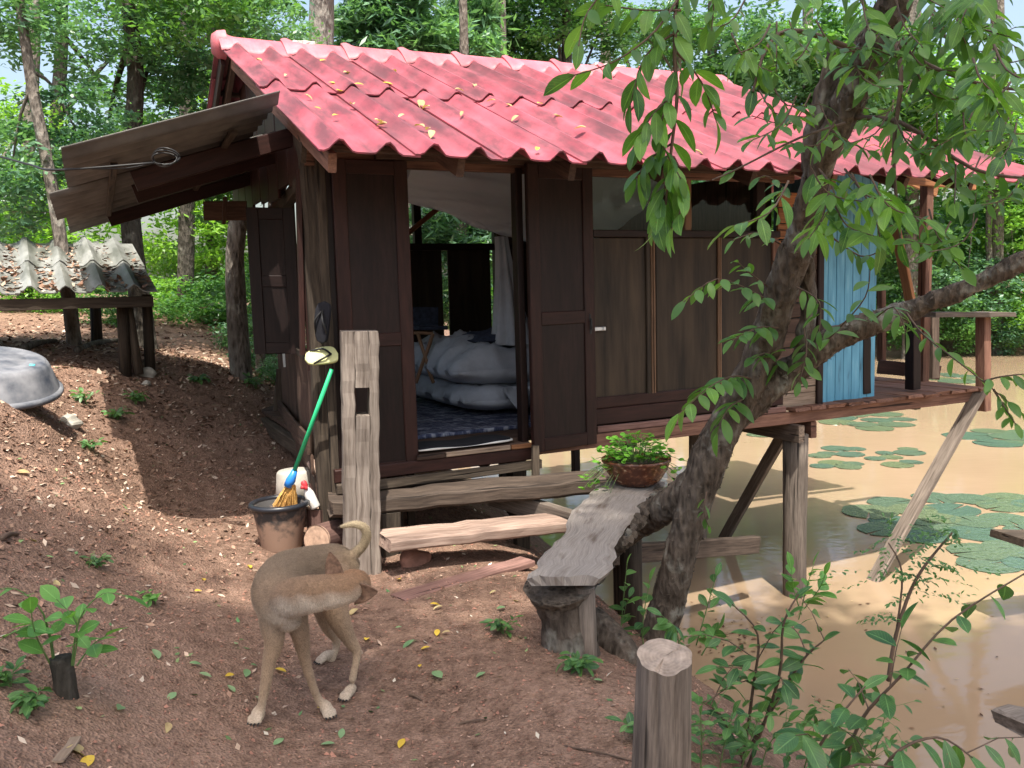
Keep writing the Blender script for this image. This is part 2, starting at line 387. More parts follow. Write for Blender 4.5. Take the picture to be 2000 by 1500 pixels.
def water_mat():
    t = NT('muddy_water'); o = t.coord('Object'); n1 = t.noise(o, .35, 4)
    c = t.ramp(n1, [(.3, (.275, .195, .125)), (.7, (.34, .245, .16))])
    t.p(Base_Color=c, Roughness=.045, IOR=1.33, Specular_IOR_Level=.6)
    mp = t.map(o, (1, 2.2, 1), False); h = t.math('ADD', t.noise(mp, 3.5, 3), t.math('MULTIPLY', t.noise(mp, 9, 2), .12))
    t.bump(h, .07, .03); return t.m
MT['water'] = water_mat()
MT['black'] = plain('black_plastic', (.018, .02, .026), .35, .2, 10, .03, spec=.5)
def dusty(name, c, dust, z0, z1):
    t = NT(name); o = t.coord('Object'); sp = t.n('SeparateXYZ'); t.set(sp.inputs[0], o)
    mr = t.n('MapRange'); t.set(mr.inputs[0], sp.outputs[2]); mr.inputs[1].default_value = z0; mr.inputs[2].default_value = z1
    f = t.math('ADD', mr.outputs[0], t.math('MULTIPLY', t.math('SUBTRACT', t.noise(o, 18, 5), .5), 1.4))
    cc = t.mix(t.ramp(f, [(.3, 0.0), (.7, 1.0)]), dust, c); t.p(Base_Color=cc, Roughness=.75); t.bump(t.noise(o, 60, 3), .25, .005); return t.m
MT['potdirt'] = dusty('muddy_black_plastic', (.035, .033, .033), (.27, .175, .125), .04, .34)
MT['white'] = plain('white_plastic', (.68, .66, .62), .5, .15, 6, .05)
MT['tub'] = plain('grey_rubber', (.07, .09, .13), .8, .5, 7, .15, c2=(.25, .255, .27))
MT['red'] = plain('red_plastic', (.6, .05, .06), .4)
MT['green'] = plain('green_plastic', (.03, .48, .20), .35, .1)
MT['bluep'] = plain('blue_plastic', (.03, .22, .65), .35, .1)
MT['straw'] = wood('broom_straw', (.55, .28, .06), (.85, .55, .20), .8, sx=2, sy=120, crack=False)
MT['net'] = None
def net_mat():
    t = NT('mosquito_net'); t.p(Base_Color=(.86, .90, .96), Roughness=.9)
    tr = t.n('BsdfTransparent'); tl = t.n('BsdfTranslucent'); tl.inputs[0].default_value = (.8, .86, .95, 1)
    m1 = t.n('MixShader'); m1.inputs[0].default_value = .5; m2 = t.n('MixShader'); m2.inputs[0].default_value = .06
    t.t.links.new(t.b.outputs[0], m1.inputs[1]); t.t.links.new(tl.outputs[0], m1.inputs[2])
    t.t.links.new(m1.outputs[0], m2.inputs[1]); t.t.links.new(tr.outputs[0], m2.inputs[2]); t.t.links.new(m2.outputs[0], t.out.inputs[0]); return t.m
MT['net'] = net_mat()
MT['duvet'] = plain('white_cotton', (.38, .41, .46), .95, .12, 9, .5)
MT['dkcloth'] = plain('navy_cloth', (.03, .04, .07), .95, .4, 30, .3)
def rug_mat():
    t = NT('blue_rug'); o = t.map(t.coord('Object'), (2, 6, 1)); g = t.noise(o, 5, 6, .7)
    t.p(Base_Color=t.ramp(g, [(.38, (.012, .016, .045)), (.5, (.06, .075, .14)), (.62, (.30, .32, .38))]), Roughness=1.0); t.bump(g, .6, .02); return t.m
MT['rug'] = rug_mat()
MT['mat'] = plain('black_mat', (.008, .008, .012), .95, .3, 40, .3)
MT['metal'] = plain('zinc_metal', (.55, .58, .6), .4, .1, 20, .02, metal=.9)
MT['iron'] = plain('black_iron', (.015, .015, .015), .5, .2, 20, .05)
def glass_mat():
    t = NT('window_glass'); tr = t.n('BsdfTransparent'); tr.inputs[0].default_value = (.82, .88, .86, 1)
    gl = t.n('BsdfGlossy'); gl.inputs['Roughness'].default_value = .03
    fr = t.n('Fresnel'); fr.inputs[0].default_value = 1.25; mx = t.n('MixShader')
    t.t.links.new(fr.outputs[0], mx.inputs[0]); t.t.links.new(tr.outputs[0], mx.inputs[1]); t.t.links.new(gl.outputs[0], mx.inputs[2]); t.t.links.new(mx.outputs[0], t.out.inputs[0]); return t.m
MT['glass'] = glass_mat()
def glaze_mat():
    t = NT('brown_glaze'); o = t.map(t.coord('Object'), (1, 1, 1.5)); g = t.noise(o, 30, 3)
    t.p(Base_Color=t.ramp(g, [(.45, (.07, .022, .012)), (.62, (.16, .06, .03)), (.75, (.45, .33, .22))]), Roughness=.25); t.bump(g, .1, .005); return t.m
MT['glaze'] = glaze_mat()
def pad_mat():
    t = NT('lily_pad_green'); o = t.map(t.coord('Object'), (1, 1, 1)); g = t.noise(o, 9, 4)
    c = t.mix(t.rand(), t.ramp(g, [(.3, (.045, .085, .068)), (.7, (.085, .14, .105))]), t.ramp(g, [(.3, (.09, .115, .06)), (.7, (.15, .18, .095))]))
    t.p(Base_Color=c, Roughness=.22, Specular_IOR_Level=.7); t.bump(t.noise(o, 4, 3), .25, .03); return t.m
MT['pad'] = pad_mat()
MT['stone'] = plain('grey_stone', (.36, .34, .29), .9, .3, 8, .3)
MT['logcut'] = plain('cut_log_end', (.36, .24, .17), .9, .35, 30, .3)
MT['soil'] = plain('dark_soil', (.03, .022, .016), 1, .3, 20, .3)
def attr_mat(name, attr, rough=.9, trans=0):
    t = NT(name); a = t.n('Attribute', attribute_name=attr); t.p(Base_Color=a.outputs['Color'], Roughness=rough, Specular_IOR_Level=.2); return t.m
MT['litter'] = attr_mat('leaf_litter_bits', 'tint')

# ================================================================== SETTING
def axis(parts):
    out = [parts[0][0]]
    for a, b, st in parts: out += list(np.linspace(a, b, max(2, int(round((b-a)/st))+1))[1:])
    return np.array(out)
gx = axis([(-90, -20, 7), (-20, -6, .7), (-6, -4, .12), (-4, 2.4, .045), (2.4, 6, .25), (6, 40, 2), (40, 90, 8)])
gy = axis([(-30, -4, 3), (-4, 1.2, .25), (1.2, 7, .045), (7, 12, .09), (12, 20, .4), (20, 44, 1.5), (44, 110, 8)])
GX, GY = np.meshgrid(gx, gy); GZ = hz_arr(GX, GY)
fine = (GX > -5) & (GX < 2.4) & (GY > 1) & (GY < 12)
GZ = GZ + fine*rng.normal(0, .0028, GX.shape)
ny, nx = GX.shape; idx = np.arange(nx*ny).reshape(ny, nx)
me = bpy.data.meshes.new('ground')
me.from_pydata(np.stack([GX, GY, GZ], -1).reshape(-1, 3).tolist(), [], np.stack([idx[:-1, :-1], idx[:-1, 1:], idx[1:, 1:], idx[1:, :-1]], -1).reshape(-1, 4).tolist())
me.materials.append(MT['ground']); me.polygons.foreach_set('use_smooth', [True]*len(me.polygons))
gr = place('ground', me, Matrix.Identity(4)); props(gr, 'bare reddish earth path and bank', None, None, 'structure')
b = MB(); b.add([(-60, -30, -1), (90, -30, -1), (90, 70, -1), (-60, 70, -1)], [(0, 1, 2, 3)])
props(b.build('water', MT['water'], None, origin=Vector((0, 0, -1)), recalc=False), 'muddy tan pond water', None, None, 'structure')

# ================================================================== HUT
hut = thing('stilt_hut', HP(1.8, 1.4, 0), 'small wooden stilt hut with pink-red tiled roof and dark doors by the pond', 'hut')
SL = math.atan(.411); EV, EZ, RV = -.95, 2.295, 2.1
RZ = EZ + .411*(RV-EV); SLEN = (RV-EV)/math.cos(SL)
def lift(u): return .022*max(u, 0)
def hump(x):                                              # corrugation height across, pitch .25
    f = (x/.25) % 1.0; a = abs(f-.42)
    return .062*math.cos(math.pi*a/.62)**2 if a < .31 else .0
def tile_mesh(name, Lt, mat, n=22, wd=.53):
    b = MB()
    def fn(a, c):
        x = a*wd; y = c*Lt; z = hump(x) + .011*(1-a)
        return Vector((x, y, z+.009)), Vector((x, y, z))
    b.slab(fn, n, 3); return b.mesh(name, mat, (0, 0, 0), True, True)
tm = tile_mesh('roof_tile', 1.75, MT['tile'])
def auto(me, ang=50):
    bm = bmesh.new(); bm.from_mesh(me)
    for e in bm.edges: e.smooth = not (len(e.link_faces) != 2 or e.calc_face_angle(0) > rad(ang))
    bm.to_mesh(me); bm.free()
auto(tm)
def tile_at(me, o, ex, ey, parent, dz=0, name='roof_tile', jit=.004):
    ex = ex.normalized(); ez = ex.cross(ey).normalized(); ey = ez.cross(ex).normalized()
    j = Matrix.Rotation(random.uniform(-jit, jit), 3, 'Z')
    mm = Matrix((ex, ey, ez)).transposed() @ j
    o = o + ez*(dz+random.uniform(0, .003))
    return place(name, me, Matrix.Translation(o) @ mm.to_4x4(), parent)
U0 = -.255
for row in range(2):
    for i in range(10):
        u = U0 + .5*i
        s0 = 0 if row == 0 else SLEN-1.70
        a = HP(u, EV, EZ); r0 = HP(u, RV, RZ+lift(u)); a2 = HP(u+.5, EV, EZ); r2 = HP(u+.5, RV, RZ+lift(u+.5))
        ey = (r0-a).normalized(); p = a + ey*s0
        q = a2 + (r2-a2).normalized()*s0
        tile_at(tm, p, q-p, ey, hut, .0 if row == 0 else .016)
BEV = RV+1.95
for row in range(2):                                        # the slope behind the ridge
    for i in range(10):
        u = 4.745 - .5*i
        s0 = SLEN-2.13 if row == 0 else SLEN-1.70
        a = HP(u, 2*RV-EV, EZ); r0 = HP(u, RV, RZ+lift(u)); a2 = HP(u-.5, 2*RV-EV, EZ); r2 = HP(u-.5, RV, RZ+lift(u-.5))
        ey = (r0-a).normalized(); p = a+ey*s0; q = a2+(r2-a2).normalized()*s0
        tile_at(tm, p, q-p, ey, hut, .0 if row == 0 else .016)
for i in range(2):                                          # lower tiles that run on past the ridge end
    u = 4.745 + .5*i
    tile_at(tm, HP(u, EV, EZ), HU, HV*math.cos(SL)+ZZ*math.sin(SL), hut, -.012*i)
# ridge caps
def cap_mesh():
    b = MB()
    def fn(a, c):
        x = a*.54-.02; t = c*2-1; at = abs(t); v = t*.215
        hu = hump(max(0, x)) 
        coll = .026*math.exp(-((x-.02)/.05)**2)*(1-.4*at)
        z = -.411*abs(v) + .018 + hu*(at**1.3)*1.0 + .075*(1-at**1.6) + coll + .008*(1-a)
        return Vector((x, v, z+.009)), Vector((x, v, z-.004))
    b.slab(fn, 22, 12); return b.mesh('ridge_cap', MT['cap'], (0, 0, 0), True, True)
cm = cap_mesh(); auto(cm)
for i in range(10):
    u = U0 + .5*i; p = HP(u, RV, RZ+lift(u)+.012); q = HP(u+.5, RV, RZ+lift(u+.5)+.012)
    ex = (q-p).normalized(); ez = ex.cross(HV).normalized()
    place('ridge_cap', cm, Matrix.Translation(p) @ Matrix((ex, HV, ez)).transposed().to_4x4() @ Matrix.Rotation(random.uniform(-.012, .012), 4, 'X'), hut)
b = MB(); b.lathe([(.001, .0), (.075, .0), (.105, .04), (.115, .10)], HP(U0-.06, RV, RZ+.05), 18, HU); b.build('ridge_end', MT['cap'], hut, True)
for (u, n) in ((.28, .22), (3.2, .35)):
    b = MB(); b.beam(HP(u, RV+.02, RZ+lift(u)+.115), HP(u+n, RV+.02, RZ+lift(u+n)+.115), .09, .03, jit=.008, ns=8); b.build('mortar', MT['mortar'], hut)
def rz(v, u=1.0): return EZ + .411*(min(v, 2*RV-v)-EV) + lift(u)*(min(v, 2*RV-v)-EV)/(RV-EV)
# rafters, purlins, eave board
for i, u in enumerate((-.16, .55, 1.25, 1.9, 2.6, 3.3, 4.0, 4.7)):
    b = MB(); b.beam(HP(u, EV+.12, rz(EV+.12)-.075), HP(u, RV-.02, rz(RV-.02, u)-.075), .045, .10, ns=4); b.build('rafter', MT['deck' if i in (0, 5) else 'side'], hut)
    b = MB(); b.beam(HP(u, BEV-.02, rz(BEV-.02)-.075), HP(u, RV+.02, rz(RV-.02, u)-.075), .045, .10, ns=4); b.build('rafter', MT['side'], hut)
for v in (EV+.2, -.1, .75, 1.6):
    for vv in (v, 2*RV-v) if v > .6 else (v,):
        b = MB(); b.beam(HP(-.2, vv, rz(vv, 0)-.018), HP(4.72, vv, rz(vv, 4.7)-.018), .05, .035, ns=6); b.build('purlin', MT['side'], hut)
b = MB(); b.hb(-.12, 3.7, -.05, .0, 2.37, 2.47); b.build('wall_plate', MT['deck'], hut)
b = MB(); b.hb(.3, 3.6, -.11, -.06, 2.415, 2.455); b.build('door_track', MT['side'], hut)
# gable boards at the left end
for i in range(9):
    v = .03+.36*i; top = rz(v+.17, 0)-.09
    b = MB(); b.hb(-.06, -.035, v, v+.345, 2.3+.03*(i % 3), top-.02*(i % 2), ns=3); b.build('gable_board', MT['frame'], hut)
b = MB(); b.beam(HP(-.24, RV+.02, RZ-.03), HP(-.24, BEV+.0, rz(BEV+.0, 0)-.07), .03, .17, ns=4); b.build('barge_board', MT['frame'], hut)
# ---- corner pole and side wall
def SW(v): return -.09 + .115*v                             # the side wall stands a little askew
b = MB(); b.beam(HP(-.075, .0, .0), HP(-.08, .02, 2.5), .12, .08, up=HV, ns=10, jit=.006, ch=.02); b.build('corner_pole', MT['pole'], hut)
b = MB(); b.beam(HP(-.035, -.02, .30), HP(-.035, -.02, 2.45), .055, .09, up=HV, ns=6, jit=.003); b.build('door_post_or_filler', MT['pole'], hut)
b = MB(); b.hb(-.022, .034, -.05, -.015, .40, 2.42); b.build('door_post_or_filler', MT['door'], hut)  # filler board added to cover a bright line beside the corner pole
vs_ = [.06, .42, .80, 1.2, 1.62, 2.06, 2.52, 3.0]
for i in range(7):
    v0, v1 = vs_[i]+.006, vs_[i+1]-.006; zt = 1.18 if v0 < 1.7 else 2.42; zb = .30+.04*random.random()
    u = SW((v0+v1)/2)-.012*(i % 2); c = (v0+v1)/2
    wd = HP(SW(1), 1, 0)-HP(SW(0), 0, 0)
    b = MB(); b.beam(HP(u, c, zb), HP(u, c, zt), v1-v0, .022, up=HU, ns=5, jit=.006, rag=.015); b.build('wall_board', MT['side'], hut)
for i in range(3):                                          # low boards leaning on the foot of the wall
    b = MB(); b.beam(HP(SW(.1)-.05-.02*i, .05, .42+.13*i), HP(SW(2.6)-.05-.02*i, 2.5, .34+.14*i), .02, .125, ns=6, jit=.004); b.build('skirt_board', MT['side'], hut)
b = MB(); b.beam(HP(SW(2.7)-.13, 2.55, .28), HP(SW(2.7)-.03, 2.6, .95), .12, .025, up=HV); b.build('prop_board', MT['pole'], hut)
b = MB(); b.beam(HP(SW(0), .06, 1.2), HP(SW(1.7), 1.7, 1.2), .07, .05); b.build('window_sill', MT['pole'], hut)
b = MB(); b.beam(HP(SW(0), .06, 2.32), HP(SW(3), 3, 2.32), .07, .09); b.build('window_head', MT['pole'], hut)
b = MB(); b.hb(SW(1.75), SW(1.75)+.07, 1.70, 1.77, .4, 2.4); b.build('window_post', MT['pole'], hut)
b = MB(); b.beam(HP(SW(2.4)-.05, 2.2, 1.0), HP(SW(2.4)-.05, 2.22, 1.3), .16, .012, up=HU, jit=.006); b.build('cloth_strip', MT['white'], hut)
# shutters: framed leaves
def leaf_door(name, A, B, z0, z1, mf, mp, parent, mids=(.5,), th=.035, st=.085):
    """framed leaf between plan points A and B: two stiles and rails as one frame, recessed panels as sub-parts"""
    A = Vector(A); B = Vector(B); d = (B-A); W = d.length; d.normalize(); nrm = d.cross(ZZ)
    def pt(s, z): return Vector((A.x, A.y, 0))+d*s+ZZ*z
    f = MB()
    f.beam(pt(st/2, z0), pt(st/2, z1), st, th, up=nrm, ns=4, jit=.001); f.beam(pt(W-st/2, z0), pt(W-st/2, z1), st, th, up=nrm, ns=4, jit=.001)
    zs = [z0+st/2] + [z0+(z1-z0)*k for k in mids] + [z1-st/2]
    for z in zs: f.beam(pt(st, z), pt(W-st, z), th-.003, st, ns=2, jit=.001)
    o = f.build(name, mf, parent)
    for a, c in zip(zs[:-1], zs[1:]):
        p = MB(); p.beam(pt(W/2, a+st/2-.004), pt(W/2, c-st/2+.004), W-2*st+.006, th*.4, up=nrm, ns=3, jit=.0, ch=.004); p.build('door_panel' if 'door' in name else 'shutter_panel', mp, o)
    return o
P1 = P(487, 520, 6.25); P2 = P(581, 520, 6.3)
leaf_door('window_shutter', P1, P2, 1.19, 2.24, MT['door'], MT['door'], hut)
P1 = P(596, 520, 5.28); P2 = P(606, 520, 5.72)
leaf_door('window_shutter', P1, P2, 1.14, 2.26, MT['frame'], MT['door'], hut)
b = MB(); b.beam(P(591, 693, 5.26), P(583, 330, 5.26), .03, .045, up=HV); b.build('shutter_edge', MT['frame'], hut)
# ---- front: doors
dl = leaf_door('door_leaf', HP(.03, -.06, 0), HP(.50, -.075, 0), .455, 2.41, MT['frame'], MT['door'], hut, mids=(.44,))
dr = leaf_door('door_leaf', HP(1.30, -.13, 0), HP(1.84, -.06, 0), .50, 2.42, MT['frame'], MT['door'], hut, mids=(.47,), th=.04, st=.09)
b = MB(); b.beam(HP(1.80, -.085, 1.28), HP(1.80, -.085, 1.42), .016, .012, up=HV); b.beam(HP(1.80, -.10, 1.31), HP(1.80, -.10, 1.39), .012, .012, up=HV); b.build('door_handle', MT['iron'], dr)
b = MB(); b.beam(HP(1.285, -.02, .50), HP(1.285, -.02, 2.4), .05, .08, up=HV); b.build('door_post_or_filler', MT['door'], hut)
b = MB(); b.beam(HP(1.845, -.02, .50), HP(1.845, -.02, 2.4), .03, .06, up=HV); b.build('door_post_or_filler', MT['door'], hut)
b = MB(); b.hb(1.86, 1.95, -.045, -.03, 1.295, 1.325, jit=.0); b.hb(1.925, 1.94, -.052, -.046, 1.30, 1.32, jit=0); b.build('latch', MT['metal'], hut)
# panels under the window
for (u0, u1) in ((1.865, 2.325), (2.405, 2.965), (2.985, 3.52)):
    b = MB(); b.hb(u0, u1, -.015, .01, .82, 1.945, ns=3, jit=.0); b.build('wall_panel', MT['panel'], hut)
for (u0, u1, k) in ((2.31, 2.345, 'panel'), (2.35, 2.365, 'batten'), (2.372, 2.388, 'batten'), (2.965, 2.978, 'batten'), (2.984, 2.996, 'batten'), (3.50, 3.56, 'deck')):
    b = MB(); b.hb(u0, u1, -.034, -.012, .815, 1.95, ns=3, jit=.001); b.build('batten', MT[k], hut)
b = MB(); b.hb(1.86, 3.56, -.05, .03, 1.95, 2.0); b.build('window_sill', MT['door'], hut)
b = MB(); b.hb(1.86, 3.56, -.03, .02, .74, .82); b.build('bottom_rail', MT['frame'], hut)
b = MB(); b.hb(1.86, 3.62, -.025, .02, .62, .735); b.build('skirting', MT['frame'], hut)
b = MB(); b.hb(3.33, 3.42, -.04, .04, 2.0, 2.40); b.build('window_post', MT['door'], hut)
b = MB(); b.hb(1.87, 3.33, -.006, .0, 2.002, 2.368, jit=0, ch=.001); b.build('window_pane', MT['glass'], hut)
b = MB(); b.hb(2.66, 2.72, -.03, .025, 2.0, 2.37); b.build('window_post', MT['batten'], hut)
# horizontal boards right of the window
z = .585
for i in range(14):
    h = .118+.01*random.random()
    if z+h > 2.38: break
    b = MB(); b.hb(3.565, 4.0, -.022, .0, z, z+h-.006, ns=3, jit=.003); b.build('wall_board', MT['pale' if i < 2 else 'orange' if i > 9 else 'side'], hut); z += h
b = MB(); b.hb(3.97, 4.03, -.05, .02, .57, 2.4); b.build('corner_post', MT['door'], hut)
# blue bathroom wall
n = 7; w0 = (4.70-4.05)/n
for i in range(n):
    b = MB(); b.hb(4.05+w0*i+.002, 4.05+w0*(i+1)-.002, .02+.002*(i % 2), .04, .58, 2.55, ns=3, jit=.001, ch=.004); b.build('blue_board', MT['blue'], hut)
for i in range(6):
    b = MB(); b.beam(HP(4.70, .06+.2*i+.1, .58), HP(4.70, .06+.2*i+.1, 2.55), .196, .02, up=HU, ns=3, jit=.001); b.build('blue_board', MT['blue'], hut)
b = MB(); b.hb(4.04, 4.71, -.015, .016, 1.20, 1.235); b.build('rail', MT['grey'], hut)
# interior end wall and back wall
for i in range(8):
    b = MB(); b.beam(HP(3.62, .12+.4*i+.2, .6), HP(3.62, .12+.4*i+.2, 2.5), .395, .02, up=HU); b.build('partition_board', MT['side'], hut)
for (px0, px1, zt) in ((740, 792, 2.03), (793, 864, 2.03), (876, 958, 2.03), (972, 1040, 2.45), (1041, 1120, 2.03), (1130, 1210, 2.03)):
    def uat(px):
        d = ray(px, 560); o = Vector(C0); n_ = HV; t = (HO+HV*3.2-o).dot(n_)/Vector(d).dot(n_); return ((o+Vector(d)*t)-HO).dot(HU)
    b = MB(); b.hb(uat(px0), uat(px1), 3.19, 3.22, .6, zt); b.build('back_panel', MT['panel'], hut)
b = MB(); b.hb(.3, 3.6, 3.16, 3.23, 2.03, 2.10); b.build('back_rail', MT['door'], hut)
for u in (.35, 1.72, 2.62, 3.55):
    b = MB(); b.hb(u, u+.08, 3.24, 3.32, -.6, 2.75); b.build('back_post', MT['door'], hut)
b = MB(); b.beam(HP(1.6, 3.1, 2.2), HP(2.0, 3.1, 2.5), .03, .05); b.build('brace', MT['orange'], hut)
# floor boards and beams
nb = 16
for i in range(nb):
    v0 = .02+3.2/nb*i
    b = MB(); b.hb(.0, 3.62, v0+.002, v0+3.2/nb-.003, .555, .585, ns=3, jit=.001); b.build('floor_board', MT['side'], hut)
b = MB(); b.hb(.5, 1.30, -.10, .02, .535, .565, ns=4); b.build('threshold', MT['side'], hut)
b = MB(); b.hb(.68, 1.14, -.118, -.101, .535, .567, ns=4, jit=.001); b.build('threshold_strip', MT['pale'], hut)
b = MB(); b.hb(.48, .67, -.117, -.101, .533, .566, ns=3, jit=.001); b.build('threshold_strip', MT['side'], hut); b = MB(); b.hb(1.15, 1.32, -.117, -.101, .533, .566, ns=3, jit=.001); b.build('threshold_strip', MT['orange'], hut)
b = MB(); b.hb(-.05, 1.36, -.11, -.05, .45, .53, ns=5); b.build('sill_beam', MT['frame'], hut)
b = MB(); b.hb(-.05, 1.36, -.145, -.112, .385, .447, ns=5, jit=.004); b.build('sill_beam', MT['pole'], hut)
b = MB(); b.hb(1.36, 5.93, -.07, -.01, .47, .565, ns=8, jit=.002); b.build('deck_beam', MT['deck'], hut)
b = MB(); b.hb(1.86, 3.62, -.06, -.026, .57, .615, ns=5); b.build('deck_beam', MT['redplank'], hut)
b = MB(); b.beam(HP(1.5, 1.2, .50), HP(5.8, 1.2, .50), .06, .1); b.build('deck_beam', MT['deck'], hut)
b = MB(); b.beam(HP(.1, 3.0, .48), HP(3.8, 3.0, .48), .08, .12); b.build('floor_beam', MT['pole'], hut)
for u in (.0, 1.0, 2.2):
    b = MB(); b.beam(HP(u, .0, .47), HP(u, 3.1, .47), .07, .11); b.build('joist', MT['pole'], hut)
# deck boards
u = 3.66; k = 0
while u < 5.95:
    wd = random.uniform(.16, .22)
    b = MB(); b.hb(u+.003, min(u+wd, 5.98)-.004, -.10-random.uniform(0, .05), 1.35, .57, .598+.004*(k % 2), ns=5, jit=.003, rag=.01); b.build('deck_board', MT['deck'], hut); u += wd; k += 1
# stilts, cross beams, braces
def pole(name, a, bb, r, mat, n=12, noise=.03, **k):
    c = MB(); c.tube([Vector(a)+(Vector(bb)-Vector(a))*t for t in np.linspace(0, 1, 9)], [r*(1+.04*math.sin(5*t+a[0])) for t in np.linspace(0, 1, 9)], n, noise); return c.build(name, mat, k.get('parent', hut), True)
pole('stilt', HP(3.80, .02, -1.7), HP(3.80, .02, .36), .098, MT['grey'])
pole('stilt', HP(3.80, 1.3, -1.7), HP(3.80, 1.3, .40), .085, MT['grey'])
pole('stilt', HP(1.20, 2.9, -1.6), HP(1.2, 2.9, .42), .08, MT['pole'])
pole('stilt', HP(2.6, 2.9, -1.7), HP(2.6, 2.9, .42), .08, MT['pole'])
for (u0, v0) in ((3.69, -.16), (3.93, -.05)):
    b = MB(); b.hb(u0-.03, u0+.03, v0, 1.6, .325, .462); b.build('cross_beam', MT['dstep' if u0 < 3.8 else 'deck'], hut)
b = MB(); b.beam(HP(4.36, -.05, -1.35), HP(5.88, -.11, .56), .05, .12, up=HV, ns=8, jit=.003); b.build('brace', MT['grey'], hut)
b = MB(); b.beam(P(1412, 1055, 8.6), P(1535, 838, 7.6), .05, .11, up=HV, ns=7); b.build('brace', MT['grey'], hut)
b = MB(); b.hb(5.42, 5.5, .2, .95, .40, .46); b.build('deck_joist', MT['grey'], hut)
# railing
for (px, d0, y0, y1, wpx, mk) in ((1686, 7.35, 640, 768, 27, 'door'), (1783, 7.62, 606, 760, 27, 'door'), (1820, 8.5, 612, 738, 26, 'dstep'), (1921, 7.95, 615, 802, 26, 'deck'), (1722, 8.6, 560, 705, 16, 'deck')):
    a = P(px, y1, d0); c = P(px+.006*(y1-y0)*-1, y0, d0); wd = wpx*d0/F
    b = MB(); b.beam(a, c, wd*.75, wd*.8, up=HV, ns=4); b.build('rail_post', MT[mk], hut)
b = MB(); b.beam(P(1808, 614, 7.6), P(1962, 614, 8.0), .22, .045, ns=5, jit=.004, rag=.01); b.build('rail_top', MT['grey'], hut)
b = MB(); b.beam(P(1600, 620, 7.3), P(1800, 612, 7.75), .10, .03, ns=5); b.build('rail_top', MT['grey'], hut)
b = MB(); b.beam(P(1715, 716, 8.55), P(1835, 728, 8.6), .03, .14, ns=4); b.build('low_rail', MT['frame'], hut)
b = MB(); b.beam(P(1802, 705, 8.4), P(1748, 440, 8.2), .10, .04, up=HU, ns=5); b.build('brace', MT['orange'], hut)
# porch roof at the right end
for i in range(4):
    a = HP(6.55, 1.0+.5*i, 2.62); e = HP(4.75, 1.0+.5*i, 3.13)
    tile_at(tm, a, HV, (e-a).normalized(), hut)
b = MB(); b.beam(HP(4.75, .95, 3.02), HP(6.6, .95, 2.50), .03, .14); b.build('fascia', MT['orange'], hut)
b = MB(); b.beam(HP(4.75, .55, 2.60), HP(6.5, .45, 2.52), .04, .16); b.build('fascia', MT['orange'], hut)
b = MB(); b.hb(5.9, 5.99, .5, .59, .55, 2.55); b.build('porch_post', MT['deck'], hut)
# awning on the left side
def aw(s, v): return HP(.02-1.46*s, v, 2.78-.47*s-.035*(v+.3))         # s = 0 at the wall, 1 at the drip edge
for i, (v0, v1, dz, s1) in enumerate(((-.30, .80, .02, .97), (.76, 1.9, .0, 1.04), (1.86, 3.05, .012, 1.0))):
    b = MB()
    def fn(a, c):
        v = v0+(v1-v0)*c; s_0 = .215 if i == 0 else .1 if i == 1 else .0; s = s_0+(s1-s_0)*a
        p = aw(s, v) + ZZ*(dz+.026*math.sin(v*2*math.pi/.17)); return p+ZZ*.007, p
    b.slab(fn, 3, 56); b.build('awning_sheet', MT['awn'], hut, True)
for (v, s0, h) in ((.55, .72, .12), (1.15, .70, .12), (2.3, .8, .10)):
    b = MB(); b.beam(aw(s0, v)-ZZ*(.03+h/2), aw(.02, v)-ZZ*(.03+h/2), .035, h, ns=4); b.build('awning_rafter', MT['frame' if v > 0 else 'pole'], hut)
for s in (.35, .8):
    b = MB(); b.beam(aw(s, .1)-ZZ*.035, aw(s, 2.3)-ZZ*.035, .04, .03, ns=4); b.build('awning_purlin', MT['pole'], hut)
b = MB(); b.beam(P(578, 262, 5.2), P(594, 300, 5.0), .03, .12); b.build('brace', MT['pole'], hut)
b = MB(); b.beam(P(440, 385, 7.2), P(437, 438, 7.2), .03, .05, up=HV); b.beam(P(398, 412, 7.3), P(482, 412, 7.3), .02, .16); b.build('gutter_board', MT['side'], hut)

# ---- steps
steps = thing('wooden_steps', HP(.7, -.6, 0), 'open wooden steps of rough planks below the hut doorway', 'steps')
b = MB(); b.beam(P(643, 985, 5.15), P(1180, 938, 5.72), .30, .105, ns=14, jit=.007, ch=.02, rag=.02); b.build('tread', MT['dstep'], steps)
b = MB(); b.beam(P(748, 1057, 4.75), P(1092, 1020, 5.3), .27, .07, ns=12, jit=.004, ch=.012, rag=.01); b.build('tread', MT['step'], steps)
b = MB(); b.beam(P(960, 968, 5.75), P(1150, 1028, 5.2), .06, .13, ns=6); b.build('stringer', MT['grey'], steps)
for (px, y0, y1, d, wd) in ((760, 1000, 1075, 5.15, .12), (1018, 975, 1085, 5.75, .10), (1010, 878, 960, 6.0, .11), (1045, 870, 955, 5.7, .05), (770, 905, 975, 5.5, .09), (800, 905, 950, 5.6, .05)):
    a = P(px, y1, d); a.z -= .3
    b = MB(); b.beam(a, P(px, y0, d), wd, wd*.7, up=HV); b.build('support', MT['pole'], steps)
